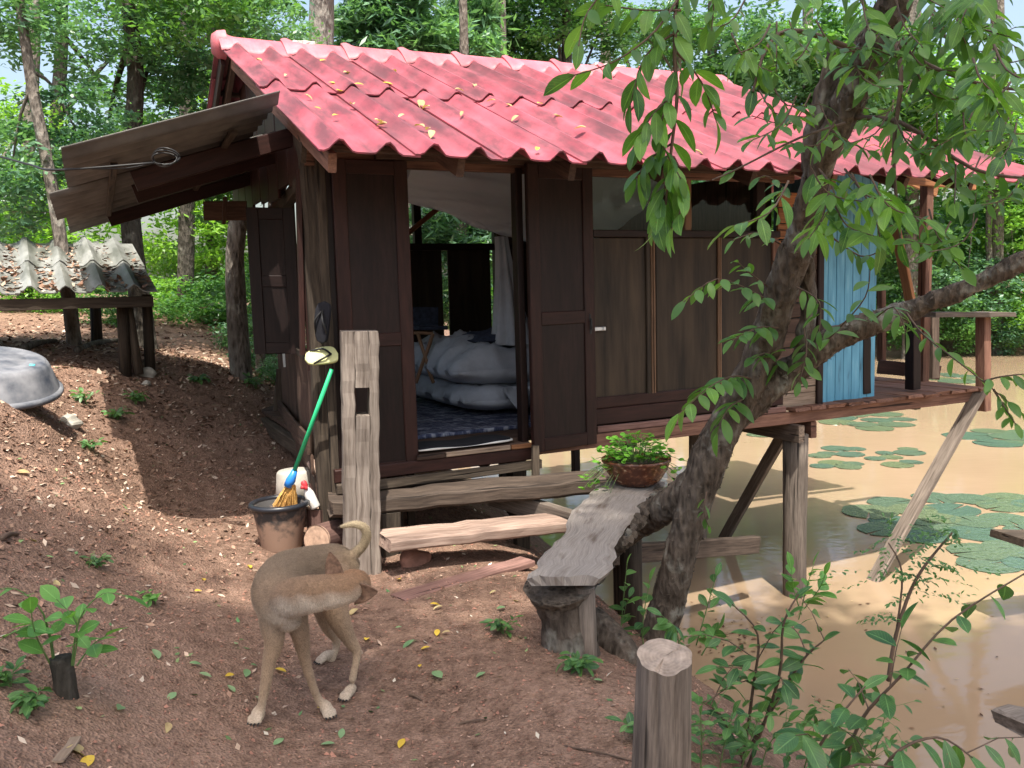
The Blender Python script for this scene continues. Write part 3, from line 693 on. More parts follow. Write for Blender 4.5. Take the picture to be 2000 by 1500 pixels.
# ================================================================== weathered post with the mortise
pst = thing('weathered_post', G0(-.93, 4.88), 'tall cracked grey square post with a rectangular hole, standing before the steps', 'post')
def wpost():
    b = MB(); d0 = 4.85
    B = P(707, 1115, d0); T = P(701, 646, d0); ax = (T-B); L = ax.length; ax.normalize()
    sx = Vector((1, 0.25, 0)).normalized(); sx = (sx-ax*sx.dot(ax)).normalized(); sy = ax.cross(sx)*-1
    hw, hd = .102, .085; m0, m1 = .638, .775                 # mortise from .. to of the height
    def col_(x0, x1, t0, t1, ns):
        mid = (x0+x1)/2
        b.beam(B+ax*(L*t0)+sx*mid, B+ax*(L*t1)+sx*mid, hd*2, x1-x0, up=sx, ns=ns, jit=.0035, ch=.006)
    B = B-ax*.25; L += .25
    t0 = (L*0+.25+ (L-.25)*.66)/L; t1 = (.25+(L-.25)*.775)/L
    col_(-hw, -.030, 0, 1, 24); col_(.048, hw, 0, 1, 24); col_(-.0305, .0485, 0, t0, 16); col_(-.0305, .0485, t1, 1, 7)
    return b.build('post_body', MT['post'], pst)
wpost()

# ================================================================== interior things
b = MB()
def netfn(a, c):
    u = .78+2.35*a; zt = 2.66-.03*math.sin(3.1*a); dip = 2.27-.36*math.sin(min(1, a/.62)*math.pi/2)**1.3 if a < .62 else 1.91+.50*((a-.62)/.38)**1.2
    f = math.sin(math.pi*c); v = .75+.15*c+.5*(c-.5)*(1 if c > .5 else .4) ; dz = 1-abs(2*c-1)
    z = zt+(dip-zt)*dz**.8
    an = math.atan2(c-.15, a-.62); fo = (.5+.5*math.sin(an*17))**2*.05+.02*math.sin(an*41); return HP(u+.02*math.sin(9*c+3*a), v-fo*min(1, 3*abs(a-.62)+.15), z+.012*math.sin(24*a+9*c)*f)
b.grid(netfn, 110, 40); props(b.build('mosquito_net', MT['net'], None, True, recalc=False), 'white mosquito net slung high under the hut roof and sagging in the doorway', 'net')
b = MB()
def net2(a, c):
    ang = a*6.283; r = .045+.11*c**1.4; r *= 1+.22*math.sin(7*ang+3*c)
    return HP(1.62+r*math.cos(ang)+.08*c, .95+r*math.sin(ang), 2.02-.85*c)
b.grid(net2, 40, 10); props(b.build('net_drape', MT['duvet'], None, True, recalc=False), 'gathered white net hanging down beside the right door leaf onto the bed', 'net')
bed = thing('bed', HP(2.0, 1.6, .585), 'low bed with a puffy white duvet inside the hut doorway', 'bed')
from mathutils import noise as mnz
def puff(u0, u1, v0, v1, z0, z1, seed, wr=.035):
    b = MB()
    def fn(a, c):
        e = (1-(abs(2*a-1))**4)*(1-(abs(2*c-1))**4); mid = (z0+z1)/2; h = (z1-z0)/2*max(0, e)**.5
        x = u0+(u1-u0)*a; y = v0+(v1-v0)*c
        q = Vector((x*3.2+seed*7, y*4.5, seed)); n1 = mnz.noise(q); n2 = 1-abs(mnz.noise(q*2.3))*2; n3 = 1-abs(mnz.noise(Vector((x*9+y*6, y*3-x*2, seed*3))))*2
        d = wr*(n1*1.2+.55*n2*abs(n2)+.4*n3)*min(1, e*3)
        ex = .05*mnz.noise(Vector((y*5, seed, 1))); ey = .06*mnz.noise(Vector((x*5, seed, 2)))
        return HP(x+ex, y+ey, mid+h+d), HP(x+ex, y+ey-.02*n3*(1-c), mid-h*.95)
    b.slab(fn, 60, 44); return b
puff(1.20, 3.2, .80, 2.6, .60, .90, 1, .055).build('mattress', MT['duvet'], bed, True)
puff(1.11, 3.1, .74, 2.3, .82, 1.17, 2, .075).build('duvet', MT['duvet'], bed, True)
b = MB()
def cor(a, c): return HP(1.50+.24*a+.04*math.sin(6*c), .70-.03*c+.02*math.sin(9*a), .86-.22*c*(1-abs(2*a-1)))
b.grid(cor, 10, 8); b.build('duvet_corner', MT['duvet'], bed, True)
props(puff(1.40, 2.2, .92, 1.6, 1.17, 1.25, 5).build('dark_blanket', MT['dkcloth'], None, True), 'dark navy cloth lying crumpled on the white duvet', 'cloth')
b = MB()
def rugf(a, c):
    x = .12+2.6*a; y = .36+2.3*c; h = .588+.012*rng.random()
    return HP(x, y, h+.018), HP(x, y, .586)
b.slab(rugf, 60, 50); props(b.build('blue_rug', MT['rug'], None, True), 'shaggy dark blue and grey rug on the hut floor', 'rug')
mt = thing('doormat', HP(.9, -.0, .586), 'black doormat with a white edge on the hut threshold', 'doormat')
def matf(sx, sy, z0, z1):
    def fn(a, c):
        A = (a-.5)*2; Cc = (c-.5)*2; k = max(abs(A), abs(Cc)); l = (abs(A)**6+abs(Cc)**6)**(1/6) or 1e-6; s = k/l if l else 1
        return HP(.83+sx*A*s+.01*math.sin(5*c), .04+sy*Cc*s, z1+.006*math.sin(9*a)), HP(.83+sx*A*s+.01*math.sin(5*c), .04+sy*Cc*s, z0)
    b = MB(); return b.slab(fn, 20, 8)
matf(.36, .135, .586, .592).build('mat_edge', MT['white'], mt, True); matf(.348, .123, .588, .601).build('mat_pad', MT['mat'], mt, True)
ch = thing('folding_chair', HP(.95, 1.9, .6), 'dark folding chair with thin wooden legs inside the hut beside the bed', 'chair')
b = MB(); b.beam(P(803, 640, 7.3), P(858, 640, 7.45), .3, .03, ns=3); b.build('seat', MT['dkcloth'], ch)
b = MB(); b.beam(P(803, 622, 7.6), P(855, 622, 7.7), .025, .2, ns=3); b.build('backrest', MT['dkcloth'], ch)
b = MB(); b.beam(P(800, 650, 7.15), P(846, 651, 7.2), .025, .025); b.build('crossbar', MT['batten'], ch)
for (x0, x1) in ((816, 846), (846, 812)):
    b = MB(); b.beam(P(x0, 652, 7.15), P(x1, 748, 7.0), .022, .03); b.build('leg', MT['batten'], ch)

# ================================================================== things by the corner
bk = thing('black_bucket', PZ(548, 1080, .02), 'black plastic bucket with mud on its side standing at the hut corner', 'bucket')
c = ongr(551, 1070); R = .168
b = MB(); b.lathe([(.001, 0), (R*.70, 0), (R*.72, .012), (R*.97, .262), (R*.985, .275), (R*.90, .275), (R*.68, .02), (.001, .018)], c, 40); b.build('bucket_wall', MT['potdirt'], bk, True, origin=c)
b = MB(); b.lathe([(R*.95, .265), (R*1.07, .267), (R*1.10, .277), (R*1.09, .291), (R*1.0, .298), (R*.93, .293), (R*.91, .277), (R*.95, .265)], c, 40); b.build('bucket_rim', MT['black'], bk, True)
br = thing('broom', P(573, 960, 5.3), 'green-handled straw broom leaning against the corner of the hut', 'broom')
b = MB(); b.tube([P(573, 925, 5.2), P(648, 722, 5.06)], [.0135, .0125], 12); b.build('handle', MT['green'], br, True)
b = MB(); b.tube([P(562, 950, 5.20), P(568, 938, 5.2), P(576, 918, 5.2)], [.026, .03, .017], 12); b.build('ferrule', MT['bluep'], br, True)
b = MB()
for i in range(230):
    a = random.random(); e = P(532+a*50, 990-4*random.random()+6*a, 5.24+random.uniform(-.05, .05)); s = P(563+a*12, 944+a*4, 5.2)
    b.tube([s+Vector((random.gauss(0, .005), random.gauss(0, .006), 0)), (s+e)/2+Vector((random.gauss(0, .004), random.gauss(0, .008), .004)), e], [.0028, .0025, .0015], 3, cap=False)
props(b.build('bristles', MT['straw'], br), kind='stuff')
wb = thing('white_bucket', P(585, 985, 5.62), 'white plastic bucket turned upside down behind the broom', 'bucket')
c = P(579, 986, 5.62); MT['bucketgrey'] = plain('dirty_white_plastic', (.46, .42, .36), .6, .25, 7, .05)
b = MB(); b.lathe([(.001, .235), (.105, .235), (.117, .222), (.137, 0), (.132, 0), (.11, .215), (.001, .22)], c, 36); b.build('bucket_wall', MT['bucketgrey'], wb, True)
b = MB(); b.lathe([(.137, .0), (.147, .004), (.147, .02), (.136, .022)], c, 36); b.build('bucket_rim', MT['bucketgrey'], wb, True)
bo = thing('spray_bottle', P(605, 990, 5.25), 'white plastic bottle with a red cap lying on the logs behind the bucket', 'bottle')
ax = (P(600, 955, 5.22)-P(617, 990, 5.22)).normalized()
b = MB(); b.lathe([(.001, 0), (.028, 0), (.031, .01), (.031, .10), (.022, .125), (.014, .14), (.014, .15)], P(617, 992, 5.22), 20, ax); b.build('bottle_body', MT['white'], bo, True)
b = MB(); b.lathe([(.017, .148), (.019, .15), (.018, .178), (.012, .186), (.001, .187)], P(617, 992, 5.22), 16, ax); b.beam(P(600, 953, 5.2), P(588, 951, 5.18), .02, .022); b.build('cap', MT['red'], bo, True)
def log(name, a, bb, r, label, n=20):
    t = thing(name, (Vector(a)+Vector(bb))/2, label, 'log'); a = Vector(a); bb = Vector(bb)
    b = MB(); b.tube([a+(bb-a)*k for k in np.linspace(0, 1, 6)], [r*(1+random.uniform(-.03, .03)) for _ in range(6)], n, .025, cap=False); b.build('bark', MT['redplank'], t, True)
    d = (bb-a).normalized()
    for e, s in ((a, 1), (bb, -1)):
        b = MB(); b.tube([e+d*s*.004, e+d*s*.014], [r*.985, r*.97], n, .01); b.build('cut_end', MT['logcut'], t)
    return t
log('firewood_log', P(627, 1045, 5.3), P(625, 990, 5.3), .085, 'short log standing on end behind the black bucket')
log('firewood_log', P(618, 1055, 5.02), P(668, 1040, 5.28), .093, 'thick short log lying between the black bucket and the post')
log('firewood_log', P(640, 985, 5.5), P(608, 955, 5.6), .06, 'thin bark log lying behind the white bottle')
b = MB(); b.tube([P(607, 902, 5.42), P(632, 950, 5.33), P(652, 988, 5.28)], [.028, .03, .03], 10, .05); props(b.build('wood_stick', MT['step'], None, True), 'short thick stick leaning against the hut corner behind the logs', 'stick')
b = MB(); b.beam(P(655, 945, 5.5), P(648, 960, 5.3), .10, .03); b.beam(P(625, 965, 5.45), P(668, 962, 5.5), .12, .03); props(b.build('wood_offcut', MT['step'], None), 'pale flat offcut lying by the left end of the upper step', 'offcut')
def flip(name, c, ax, nrm, col_, strapc, label, L=.25):
    t = thing(name, c, label, 'sandal', 'flip-flops hung on the hut wall'); ax = Vector(ax).normalized(); nrm = Vector(nrm); nrm = (nrm-ax*nrm.dot(ax)).normalized(); sx = ax.cross(nrm)
    b = MB()
    def fn(a, k):
        wd = .042+.012*math.sin(k*2.6-.3)+.003; wd *= (1-abs(2*k-1)**6)**.5+.02
        p = Vector(c)+ax*((k-.5)*L)+sx*((a-.5)*2*wd)+nrm*(.012*math.sin(3*k)); return p+nrm*.012, p-nrm*.004
    b.slab(fn, 8, 18); b.build('sole', col_, t, True)
    b = MB(); toe = Vector(c)+ax*(.28*L)+nrm*.02
    for s in (-1, 1): b.tube([toe, Vector(c)+ax*.01+sx*s*.03+nrm*.045, Vector(c)-ax*.06+sx*s*.045+nrm*.018], [.006, .007, .006], 6, sub=4)
    b.build('strap', strapc, t, True)
MT['yellow'] = plain('yellow_foam', (.62, .62, .30), .8, .1)
flip('flip_flop', P(628, 698, 5.12), HU*1+ZZ*.1, -HV+ZZ*.75, MT['yellow'], MT['iron'], 'pale yellow flip-flop with black straps tucked on the hut corner', .2)
flip('flip_flop', P(633, 630, 5.10), ZZ+HU*.12, -HU*.8-HV*.5, MT['mat'], MT['iron'], 'dark flip-flop hanging upright on the corner pole above the yellow one')
b = MB(); b.beam(P(777, 1172, 4.32), P(1030, 1097, 4.95), .13, .035, ns=8, jit=.003); props(b.build('red_plank', MT['redplank'], None), 'reddish dusty plank lying on the earth below the steps', 'plank')
def rock(name, c, r, sq, label, mat, group=None, seed=1):
    bm = bmesh.new(); bmesh.ops.create_icosphere(bm, subdivisions=3, radius=1); q = random.Random(seed); ph = [q.random()*6 for _ in range(6)]
    for v in bm.verts:
        x = v.co; k = 1+.16*math.sin(3*x.x+ph[0])*math.sin(2.5*x.y+ph[1])+.1*math.sin(5*x.z+ph[2]+3*x.x)
        v.co = Vector((x.x*k*sq[0], x.y*k*sq[1], x.z*k*sq[2]))*r
    me = bpy.data.meshes.new(name); bm.to_mesh(me); bm.free(); me.materials.append(mat)
    o = place(name, me, Matrix.Translation(c) @ Matrix.Rotation(seed*1.3, 4, 'Z')); return props(o, label, 'stone', group)
MT['redrock'] = plain('red_laterite', (.34, .17, .12), .95, .35, 9, .4)
rock('stone', ongr(808, 1100)+ZZ*.01, .10, (1, .8, .75), 'rounded reddish stone at the foot of the lower step', MT['redrock'], seed=3)
rock('stone', ongr(288, 735)+ZZ*.02, .075, (1, .6, .8), 'pale pointed stone near the top of the mound', MT['stone'], seed=5)
rock('stone', ongr(286, 752)+ZZ*.01, .05, (1, .7, .5), 'small pale stone just below the pointed one on the mound', MT['stone'], seed=6)
rock('stone', ongr(136, 828)+ZZ*.0, .085, (1, .8, .7), 'rounded grey-green stone on the slope right of the tub', MT['stone'], seed=7)

# ---- dry leaves on the red roof
def leaf_mesh(name, mat, L=1, W=.42, curl=.25, fold=.18, tip=1.0, n=7, round_=False):
    b = MB(); vs = []; fs = []
    for i in range(n+1):
        t = i/n
        wd = W*.5*(math.sin(math.pi*t**1.12)**.75 if not round_ else math.sqrt(max(0, 1-(2*t-1)**2)))
        z = -curl*t*t*L
        for s in (-1, 0, 1): vs.append((s*wd*L, t*L, z+abs(s)*fold*wd*L+.0*s))
    for i in range(n):
        for k in range(2): a = i*3+k; fs.append((a, a+1, a+4, a+3))
    uv = [[((j % 3)/2, (j//3)/n) for j in f] for f in fs]
    b.add(vs, fs, uv); return b.mesh(name, mat, (0, 0, 0), True)
LM = {k: leaf_mesh('leaf', MT[k], W=.5, curl=c, fold=f) for k, c, f in (('dryleaf', .35, .5), ('yleaf', .15, .3), ('gleaf', .1, .25))}
def lay_leaf(p, nrm, size, key, label, group, name='fallen_leaf'):
    q = Vector((0, 0, 1)).rotation_difference(Vector(nrm)).to_matrix().to_4x4()
    mm = Matrix.Translation(p) @ q @ Matrix.Rotation(random.random()*6.28, 4, 'Z') @ Matrix.Rotation(random.uniform(-.25, .25), 4, 'X') @ Matrix.Scale(size, 4)
    return props(place(name, LM[key], mm), label, 'leaf', group)
RN = (-HV*math.sin(SL)+ZZ*math.cos(SL))
def onroof(px, py):
    d = Vector(ray(px, py)); o = Vector(C0); p0 = HP(0, EV, EZ); t = (p0-o).dot(RN)/d.dot(RN); p = o+d*t
    u = (p-HO).dot(HU); return p+RN*(hump(u-U0)+.03+ .02)
for (x, y, s) in ((512, 133, .10), (655, 190, .09), (670, 155, .08), (637, 130, .06), (730, 250, .09), (755, 258, .06), (690, 220, .06), (820, 210, .09), (838, 222, .06), (745, 175, .07), (765, 165, .05),
                  (828, 265, .07), (843, 272, .07), (838, 267, .05), (640, 175, .06), (594, 200, .05), (648, 243, .045), (612, 243, .035), (700, 150, .05), (710, 180, .06), (885, 205, .06), (922, 195, .06),
                  (965, 221, .06), (983, 230, .06), (1011, 247, .06), (1045, 232, .06), (1077, 250, .08), (1140, 280, .07), (1000, 90+60, .05), (925, 190, .05), (870, 190, .05), (1350, 308, .06), (1205, 225, .05), (1180, 215, .05),
                  (1048, 305, .05), (790, 240, .05), (880, 160, .04), (560, 160, .04), (900, 250, .04), (1090, 200, .04)):
    lay_leaf(onroof(x, y), RN, s*1.15, random.choice(('dryleaf', 'dryleaf', 'dryleaf', 'yleaf')), 'small dry leaf lying on the red roof tiles', 'dry leaves on the red roof')

# ================================================================== log bench with the plant bowl
be = thing('log_bench', G0(.2, 4.3), 'live-edge slab bench on a tree stump foot in front of the steps', 'bench')
b = MB()
A0, A1 = P(1020, 1128, 3.6), P(1165, 1132, 3.58); B0, B1 = P(1172, 940, 5.42), P(1290, 935, 5.38)
for q in (A0, A1, B0, B1): q.z = .37
rgs = [random.uniform(-1, 1) for _ in range(60)]
def bench(a, c):
    l = A0.lerp(B0, c); r = A1.lerp(B1, c); wv = .02*math.sin(7*c)+.012*math.sin(17*c+1)+.008*rgs[int(c*24)]*1.6
    wr = .022*math.sin(6*c+2)+.015*math.sin(15*c)+.016*rgs[30+int(c*24)]
    d = (r-l).normalized(); bev = .03*(abs(2*a-1)**8)
    p = l.lerp(r, a)+d*(wv*(1-a)+wr*a)+ (B0-A0).normalized()*(.012*rgs[int(a*12)]*(1 if c < .01 or c > .99 else 0))
    dip = .004*math.sin(9*a+4*c); k = .5+(a-.5)*.86
    p2 = l.lerp(r, k)+d*(wv*(1-k)+wr*k)
    return p+ZZ*(dip-bev*.5), p2-ZZ*(.042+.01*math.sin(8*c))
def slabmat():
    t = NT('silvered_slab_wood'); uv = t.map(t.coord('UV'), (16, 4, 1), False); g = t.noise(uv, 2.2, 8, .75); g2 = t.noise(t.map(t.coord('UV'), (3, 4, 1), False), 1.2, 4)
    c = t.ramp(g, [(.28, (.15, .125, .105)), (.5, (.25, .22, .195)), (.75, (.36, .325, .29))]); c = t.mix(t.ramp(g2, [(.55, 0.0), (.68, .85)]), c, (.10, .07, .05))
    t.p(Base_Color=c, Roughness=.8); t.bump(g, .5, .01); return t.m
b.slab(bench, 12, 24); b.build('seat_slab', slabmat(), be, False)
b = MB()
for i in range(60):                                       # bark left on the right edge
    c_ = .35+.6*i/60; p = A1.lerp(B1, c_)+Vector((.012, 0, -.03+random.uniform(-.02, .02)))
    b.tube([p+Vector((random.uniform(-.02, .02), -.03, random.uniform(-.01, .02))), p+Vector((random.uniform(-.01, .02), .04, 0))], [.02, .014], 6, .3)
props(b.build('bark_edge', MT['bark'], be), kind='stuff')
b = MB(); c = P(1108, 1200, 3.78)
b.tube([Vector((c.x+.02, c.y, -.25)), Vector((c.x+.01, c.y, .0)), Vector((c.x, c.y, .12)), Vector((c.x-.02, c.y, .2)), Vector((c.x-.03, c.y-.02, .28))], [.16, .13, .118, .125, .165], 22, .05, sub=3); b.build('stump_foot', MT['bark'], be, True)
b = MB(); c2 = P(1143, 1200, 3.70)
b.tube([Vector((c2.x+.01, c2.y, -.3)), Vector((c2.x, c2.y, .28))], [.045, .045], 14, .04); b.build('post_foot', MT['grey'], be, True)
b = MB(); c2 = P(1230, 960, 5.2); b.tube([Vector((c2.x, c2.y, -.7)), Vector((c2.x, c2.y, .28))], [.07, .07], 14, .04); b.build('post_foot', MT['pole'], be, True)
bw = P(1243, 935, 5.28); bw.z = .372
pot = thing('plant_bowl', bw, 'wide brown glazed bowl of round-leaved pennywort on the far end of the bench', 'potted plant')
b = MB(); b.lathe([(.001, 0), (.11, 0), (.15, .03), (.195, .10), (.208, .145), (.216, .15), (.216, .165), (.205, .168), (.19, .15), (.001, .12)], bw, 40); b.build('bowl', MT['glaze'], pot, True)
b = MB(); b.lathe([(.001, .145), (.1, .15), (.192, .14)], bw, 30); b.build('soil', MT['soil'], pot, True)
pm = leaf_mesh('leaf', MT['leafD'], W=1.0, curl=.06, fold=-.12, n=8, round_=True)
gs = MB()
for i in range(290):
    a = random.random()*6.283; r = .23*math.sqrt(random.random()); h = .15+.17*random.random()*(1-.6*(r/.23)**2)+.03
    p = bw+Vector((r*math.cos(a), r*math.sin(a), h))
    if i > 240:
        a = random.choice((random.uniform(2.2, 4.2), random.uniform(-1, 1))); r = random.uniform(.22, .36); p = bw+Vector((r*math.cos(a), r*math.sin(a)*.7-.05, random.uniform(-.05, .2)))
    if i > 270: p = bw+Vector((random.uniform(-.36, -.2), random.uniform(-.2, 0), random.uniform(-.03, .12)))
    s = random.uniform(.025, .045)
    mm = Matrix.Translation(p) @ Matrix.Rotation(random.random()*6.28, 4, 'Z') @ Matrix.Rotation(random.uniform(-.6, .7), 4, 'X') @ Matrix.Scale(s, 4) @ Matrix.Translation((0, -.5, 0))
    place('leaf', pm, mm, pot)
    if i % 2 == 0: q = bw+Vector((p.x-bw.x, p.y-bw.y, 0))*.35+ZZ*.14; gs.tube([q, (q+p)/2+ZZ*.03, p-ZZ*.004], [.002, .0018, .0015], 4, cap=False, sub=2)
props(gs.build('stems', MT['gstem'], pot), kind='stuff')

# lower beam over the water, foreground post, log, planks
lb = thing('pond_trestle', P(1215, 1200, 6.1), 'low weathered beam on a post standing in the water beside the leaning tree', 'trestle')
b = MB(); b.beam(P(1150, 1087, 5.85), P(1478, 1063, 6.75), .07, .135, ns=8); b.build('beam', MT['dstep'], lb)
a = P(1215, 1100, 6.05); b = MB(); b.beam(Vector((a.x, a.y, -1.8)), Vector((a.x, a.y, a.z)), .1, .1, up=HV); b.build('post', MT['pole'], lb)
fp = thing('cut_post', G0(.42, 2.4), 'round grey post with a sawn cracked top in the foreground', 'post')
tp = P(1298, 1283, 2.42); bt = Vector((tp.x-.03, tp.y-.02, hz(tp.x, tp.y)-.25))
b = MB(); nn = 40
def ring_mat():
    t = NT('sawn_end_grain'); o = t.coord('Object'); wv = t.n('TexWave', wave_type='RINGS', rings_direction='Z'); t.set(wv.inputs[0], o); wv.inputs['Scale'].default_value = 28; wv.inputs['Distortion'].default_value = 3
    g = t.noise(o, 30, 5); c = t.mix(.14, t.ramp(g, [(.3, (.17, .13, .10)), (.7, (.42, .33, .26))]), t.ramp(wv.outputs[0], [(0, (.18, .13, .1)), (1, (.4, .32, .26))]))
    t.p(Base_Color=c, Roughness=.9); t.bump(g, .5, .006); return t.m
b = MB(); ring = []; ax_ = (tp-bt).normalized()
def topf(a, k):
    an = a*6.2832; r = .079*k*(1+.025*math.sin(3*an+1)+.02*math.sin(7*an)+.012*math.sin(13*an)); q = Vector((r*math.cos(an), r*math.sin(an), 0)); return tp+q+ZZ*(.002+.26*q.y+.012*q.x/.07*0+(.003*math.sin(5*an)*k))+ax_*(-.006 if (abs(an-.6) < .09 or abs(an-4.2) < .08) and .15 < k < .98 else 0)
def sidef(a, k):
    if k > .999: return topf(a, 1)
    an = a*6.2832; q = bt.lerp(tp, k); e = topf(a, 1)-tp; r = (.094-.015*k)*(1+.025*math.sin(3*an+1)+.02*math.sin(7*an)+.012*math.sin(13*an)+.01*math.sin(4*an+k*5))
    crack = -.007 if abs(an-5.0-.1*math.sin(4*k)) < .05 or (abs(an-4.3+.05*math.sin(7*k)) < .05 and k > .45) else 0
    return q+Vector(((r+crack)*math.cos(an), (r+crack)*math.sin(an), e.z*k))
pb = MB(); pb.grid(sidef, 90, 22); pb.uv = [(v_*.8, u_*.5) for u_, v_ in pb.uv]; pb.build('post_body', MT['grey'], fp, True)
b.grid(topf, 90, 10); b.build('sawn_top', ring_mat(), fp, False, origin=tp)
b = MB(); b.tube([P(1150, 1215, 4.0), P(1200, 1260, 3.9), P(1255, 1330, 3.75)], [.09, .085, .07], 16, .06, sub=4); props(b.build('fallen_log', MT['bark'], None, True), 'dark fallen log on the bank behind the bench stump', 'log')
b = MB(); b.beam(P(1985, 1418, 2.75), P(2160, 1405, 2.9), .20, .05, ns=6, jit=.006, rag=.02, ch=.012); props(b.build('jetty_plank', MT['grey'], None), 'thick grey plank end poking in at the lower right over the water', 'plank')
b = MB(); b.beam(P(1966, 1050, 6.2), P(2100, 1052, 6.4), .3, .06, ns=5, jit=.006); props(b.build('jetty_plank', MT['pole'], None), 'small dark plank end over the lily pads at the right edge', 'plank')

# ================================================================== lily pads
def pad_mesh():
    b = MB(); n = 26; vs = [(0, 0, .004)]
    for k in range(n+1):
        a = .07+(6.283-.14)*k/n; q = 1+.03*math.sin(5*a)+.02*math.sin(9*a+1); vs.append((q*math.cos(a), q*math.sin(a), .012))
    for k in range(n+1):
        a = .07+(6.283-.14)*k/n; vs.append((.97*math.cos(a), .97*math.sin(a), -.02))
    fs = [(0, k+1, k+2) for k in range(n)]+[(k+1, n+2+k, n+3+k, k+2) for k in range(n)]
    b.add(vs, fs); return b.mesh('lily_pad', MT['pad'], (0, 0, 0), False)
pd = pad_mesh(); taken = []
for (cx, cy, rx, ry, n, s0, s1, lab, grp) in (
    (1840, 1010, 150, 42, 16, .22, .34, 'broad green lily pad in the big raft right of the brace', 'lily pads in the near raft'),
    (1970, 1075, 90, 40, 6, .25, .36, 'broad green lily pad at the near edge of the big raft by the right edge', 'lily pads at the near edge of the raft'),
    (1930, 985, 90, 18, 6, .2, .32, 'broad green lily pad at the far edge of the big raft', 'lily pads at the far edge of the raft'),
    (1630, 893, 55, 24, 9, .14, .26, 'small lily pad in the patch beside the round stilt', 'lily pads beside the stilt'),
    (1750, 893, 55, 22, 7, .12, .24, 'olive lily pad in the patch left of the long brace', 'lily pads left of the brace'),
    (1690, 822, 75, 16, 9, .25, .4, 'lily pad floating beyond the deck beam', 'lily pads beyond the deck beam'),
    (1960, 855, 70, 15, 7, .25, .4, 'lily pad floating at the far right beyond the brace', 'lily pads at the far right'),
    (1860, 738, 50, 8, 5, .3, .5, 'distant lily pad beyond the railing', 'lily pads beyond the railing'),
    (1490, 845, 25, 6, 3, .2, .3, 'lily pad under the hut behind the cross beam', 'lily pads under the hut')):
    k = 0; mine = []
    for tr in range(400):
        if k >= n: break
        a = random.random()*6.283; r = math.sqrt(random.random()); p = PZ(cx+rx*r*math.cos(a), cy+ry*r*math.sin(a), -1); s = random.uniform(s0, s1)
        if any((p.xy-q).length < (s+t)*.66 for q, t in taken): continue
        taken.append((p.xy.copy(), s)); k += 1
        mm = Matrix.Translation(Vector((p.x, p.y, -.9965+.0015*(k % 4)))) @ Matrix.Rotation(random.random()*6.28, 4, 'Z') @ Matrix.Diagonal((s, s*random.uniform(.85, 1), .4, 1))
        mine.append(props(place('lily_pad', pd, mm), lab, 'lily pad', grp))
    short = grp.replace('lily pads ', '')
    for key, word in ((lambda o: o.location.x/o.location.y, 'leftmost'), (lambda o: -o.location.x/o.location.y, 'rightmost'), (lambda o: o.location.y, 'nearest'), (lambda o: -o.location.y, 'farthest')):
        if len(mine) > 5: o = min(mine, key=key); mine.remove(o); o['label'] = word+' of the round lily pads '+short

# ================================================================== plants
BL = [leaf_mesh('leaf', MT['leafA'], W=w_, curl=c_, fold=f_) for w_, c_, f_ in ((.38, .25, .25), (.42, .12, .45), (.34, .5, .2), (.40, .3, .3))]
SLf = [leaf_mesh('leaf', MT['leafB'], W=w_, curl=c_, fold=f_) for w_, c_, f_ in ((.42, .2, .25), (.5, .1, .3), (.36, .35, .2))]
CL = [leaf_mesh('leaf', MT['leafC'], W=w_, curl=c_, fold=f_) for w_, c_, f_ in ((.55, .15, .2), (.62, .1, .2))]
def leaf_mat4(p, d, up, s, roll=0):
    y = d.normalized(); x = y.cross(up)
    if x.length < 1e-3: x = y.cross(Vector((1, 0, 0)))
    x.normalize(); z = x.cross(y)
    return Matrix.Translation(p) @ Matrix((x, y, z)).transposed().to_4x4() @ Matrix.Rotation(roll, 4, 'Y') @ Matrix.Scale(s, 4)
def twig_leaves(pts, n, s0, s1, droop=.35, start=.1, spread=1.0):
    """leaf matrices along a polyline, alternate sides"""
    out = []; pts = [Vector(p) for p in pts]
    L = [0]
    for i in range(1, len(pts)): L.append(L[-1]+(pts[i]-pts[i-1]).length)
    for k in range(n):
        t = (start+(1-start)*(k+.5)/n)*L[-1]; i = max(j for j in range(len(L)) if L[j] <= t+1e-9); i = min(i, len(pts)-2)
        f = (t-L[i])/max(1e-6, L[i+1]-L[i]); p = pts[i].lerp(pts[i+1], f); d = (pts[i+1]-pts[i]).normalized()
        sd = d.cross(ZZ); sd = sd.normalized() if sd.length > .05 else Vector((random.uniform(-1, 1), random.uniform(-1, 1), 0)).normalized()
        a = (k % 2)*math.pi+random.uniform(-.8, .8); dirv = d*.55+(sd*math.cos(a)+sd.cross(d)*math.sin(a)*.6)*spread-ZZ*droop+Vector((random.gauss(0, .2), random.gauss(0, .2), random.gauss(0, .15)))
        if k == n-1: dirv = d-ZZ*droop*.5
        out.append(leaf_mat4(p, dirv, ZZ+Vector((random.gauss(0, .25), random.gauss(0, .25)-.15, 0)), random.uniform(s0, s1), random.gauss(0, .25)))
    return out
def px_size(mm):
    p = np.array(mm.translation)-C0; dd = p@AX[2]
    if dd < .3: return 0
    x = p@AX[0]/dd*F; y = p@AX[1]/dd*F
    return (mm.to_scale()[0]/dd*F) if abs(x) < 1030 and abs(y) < 780 else 0
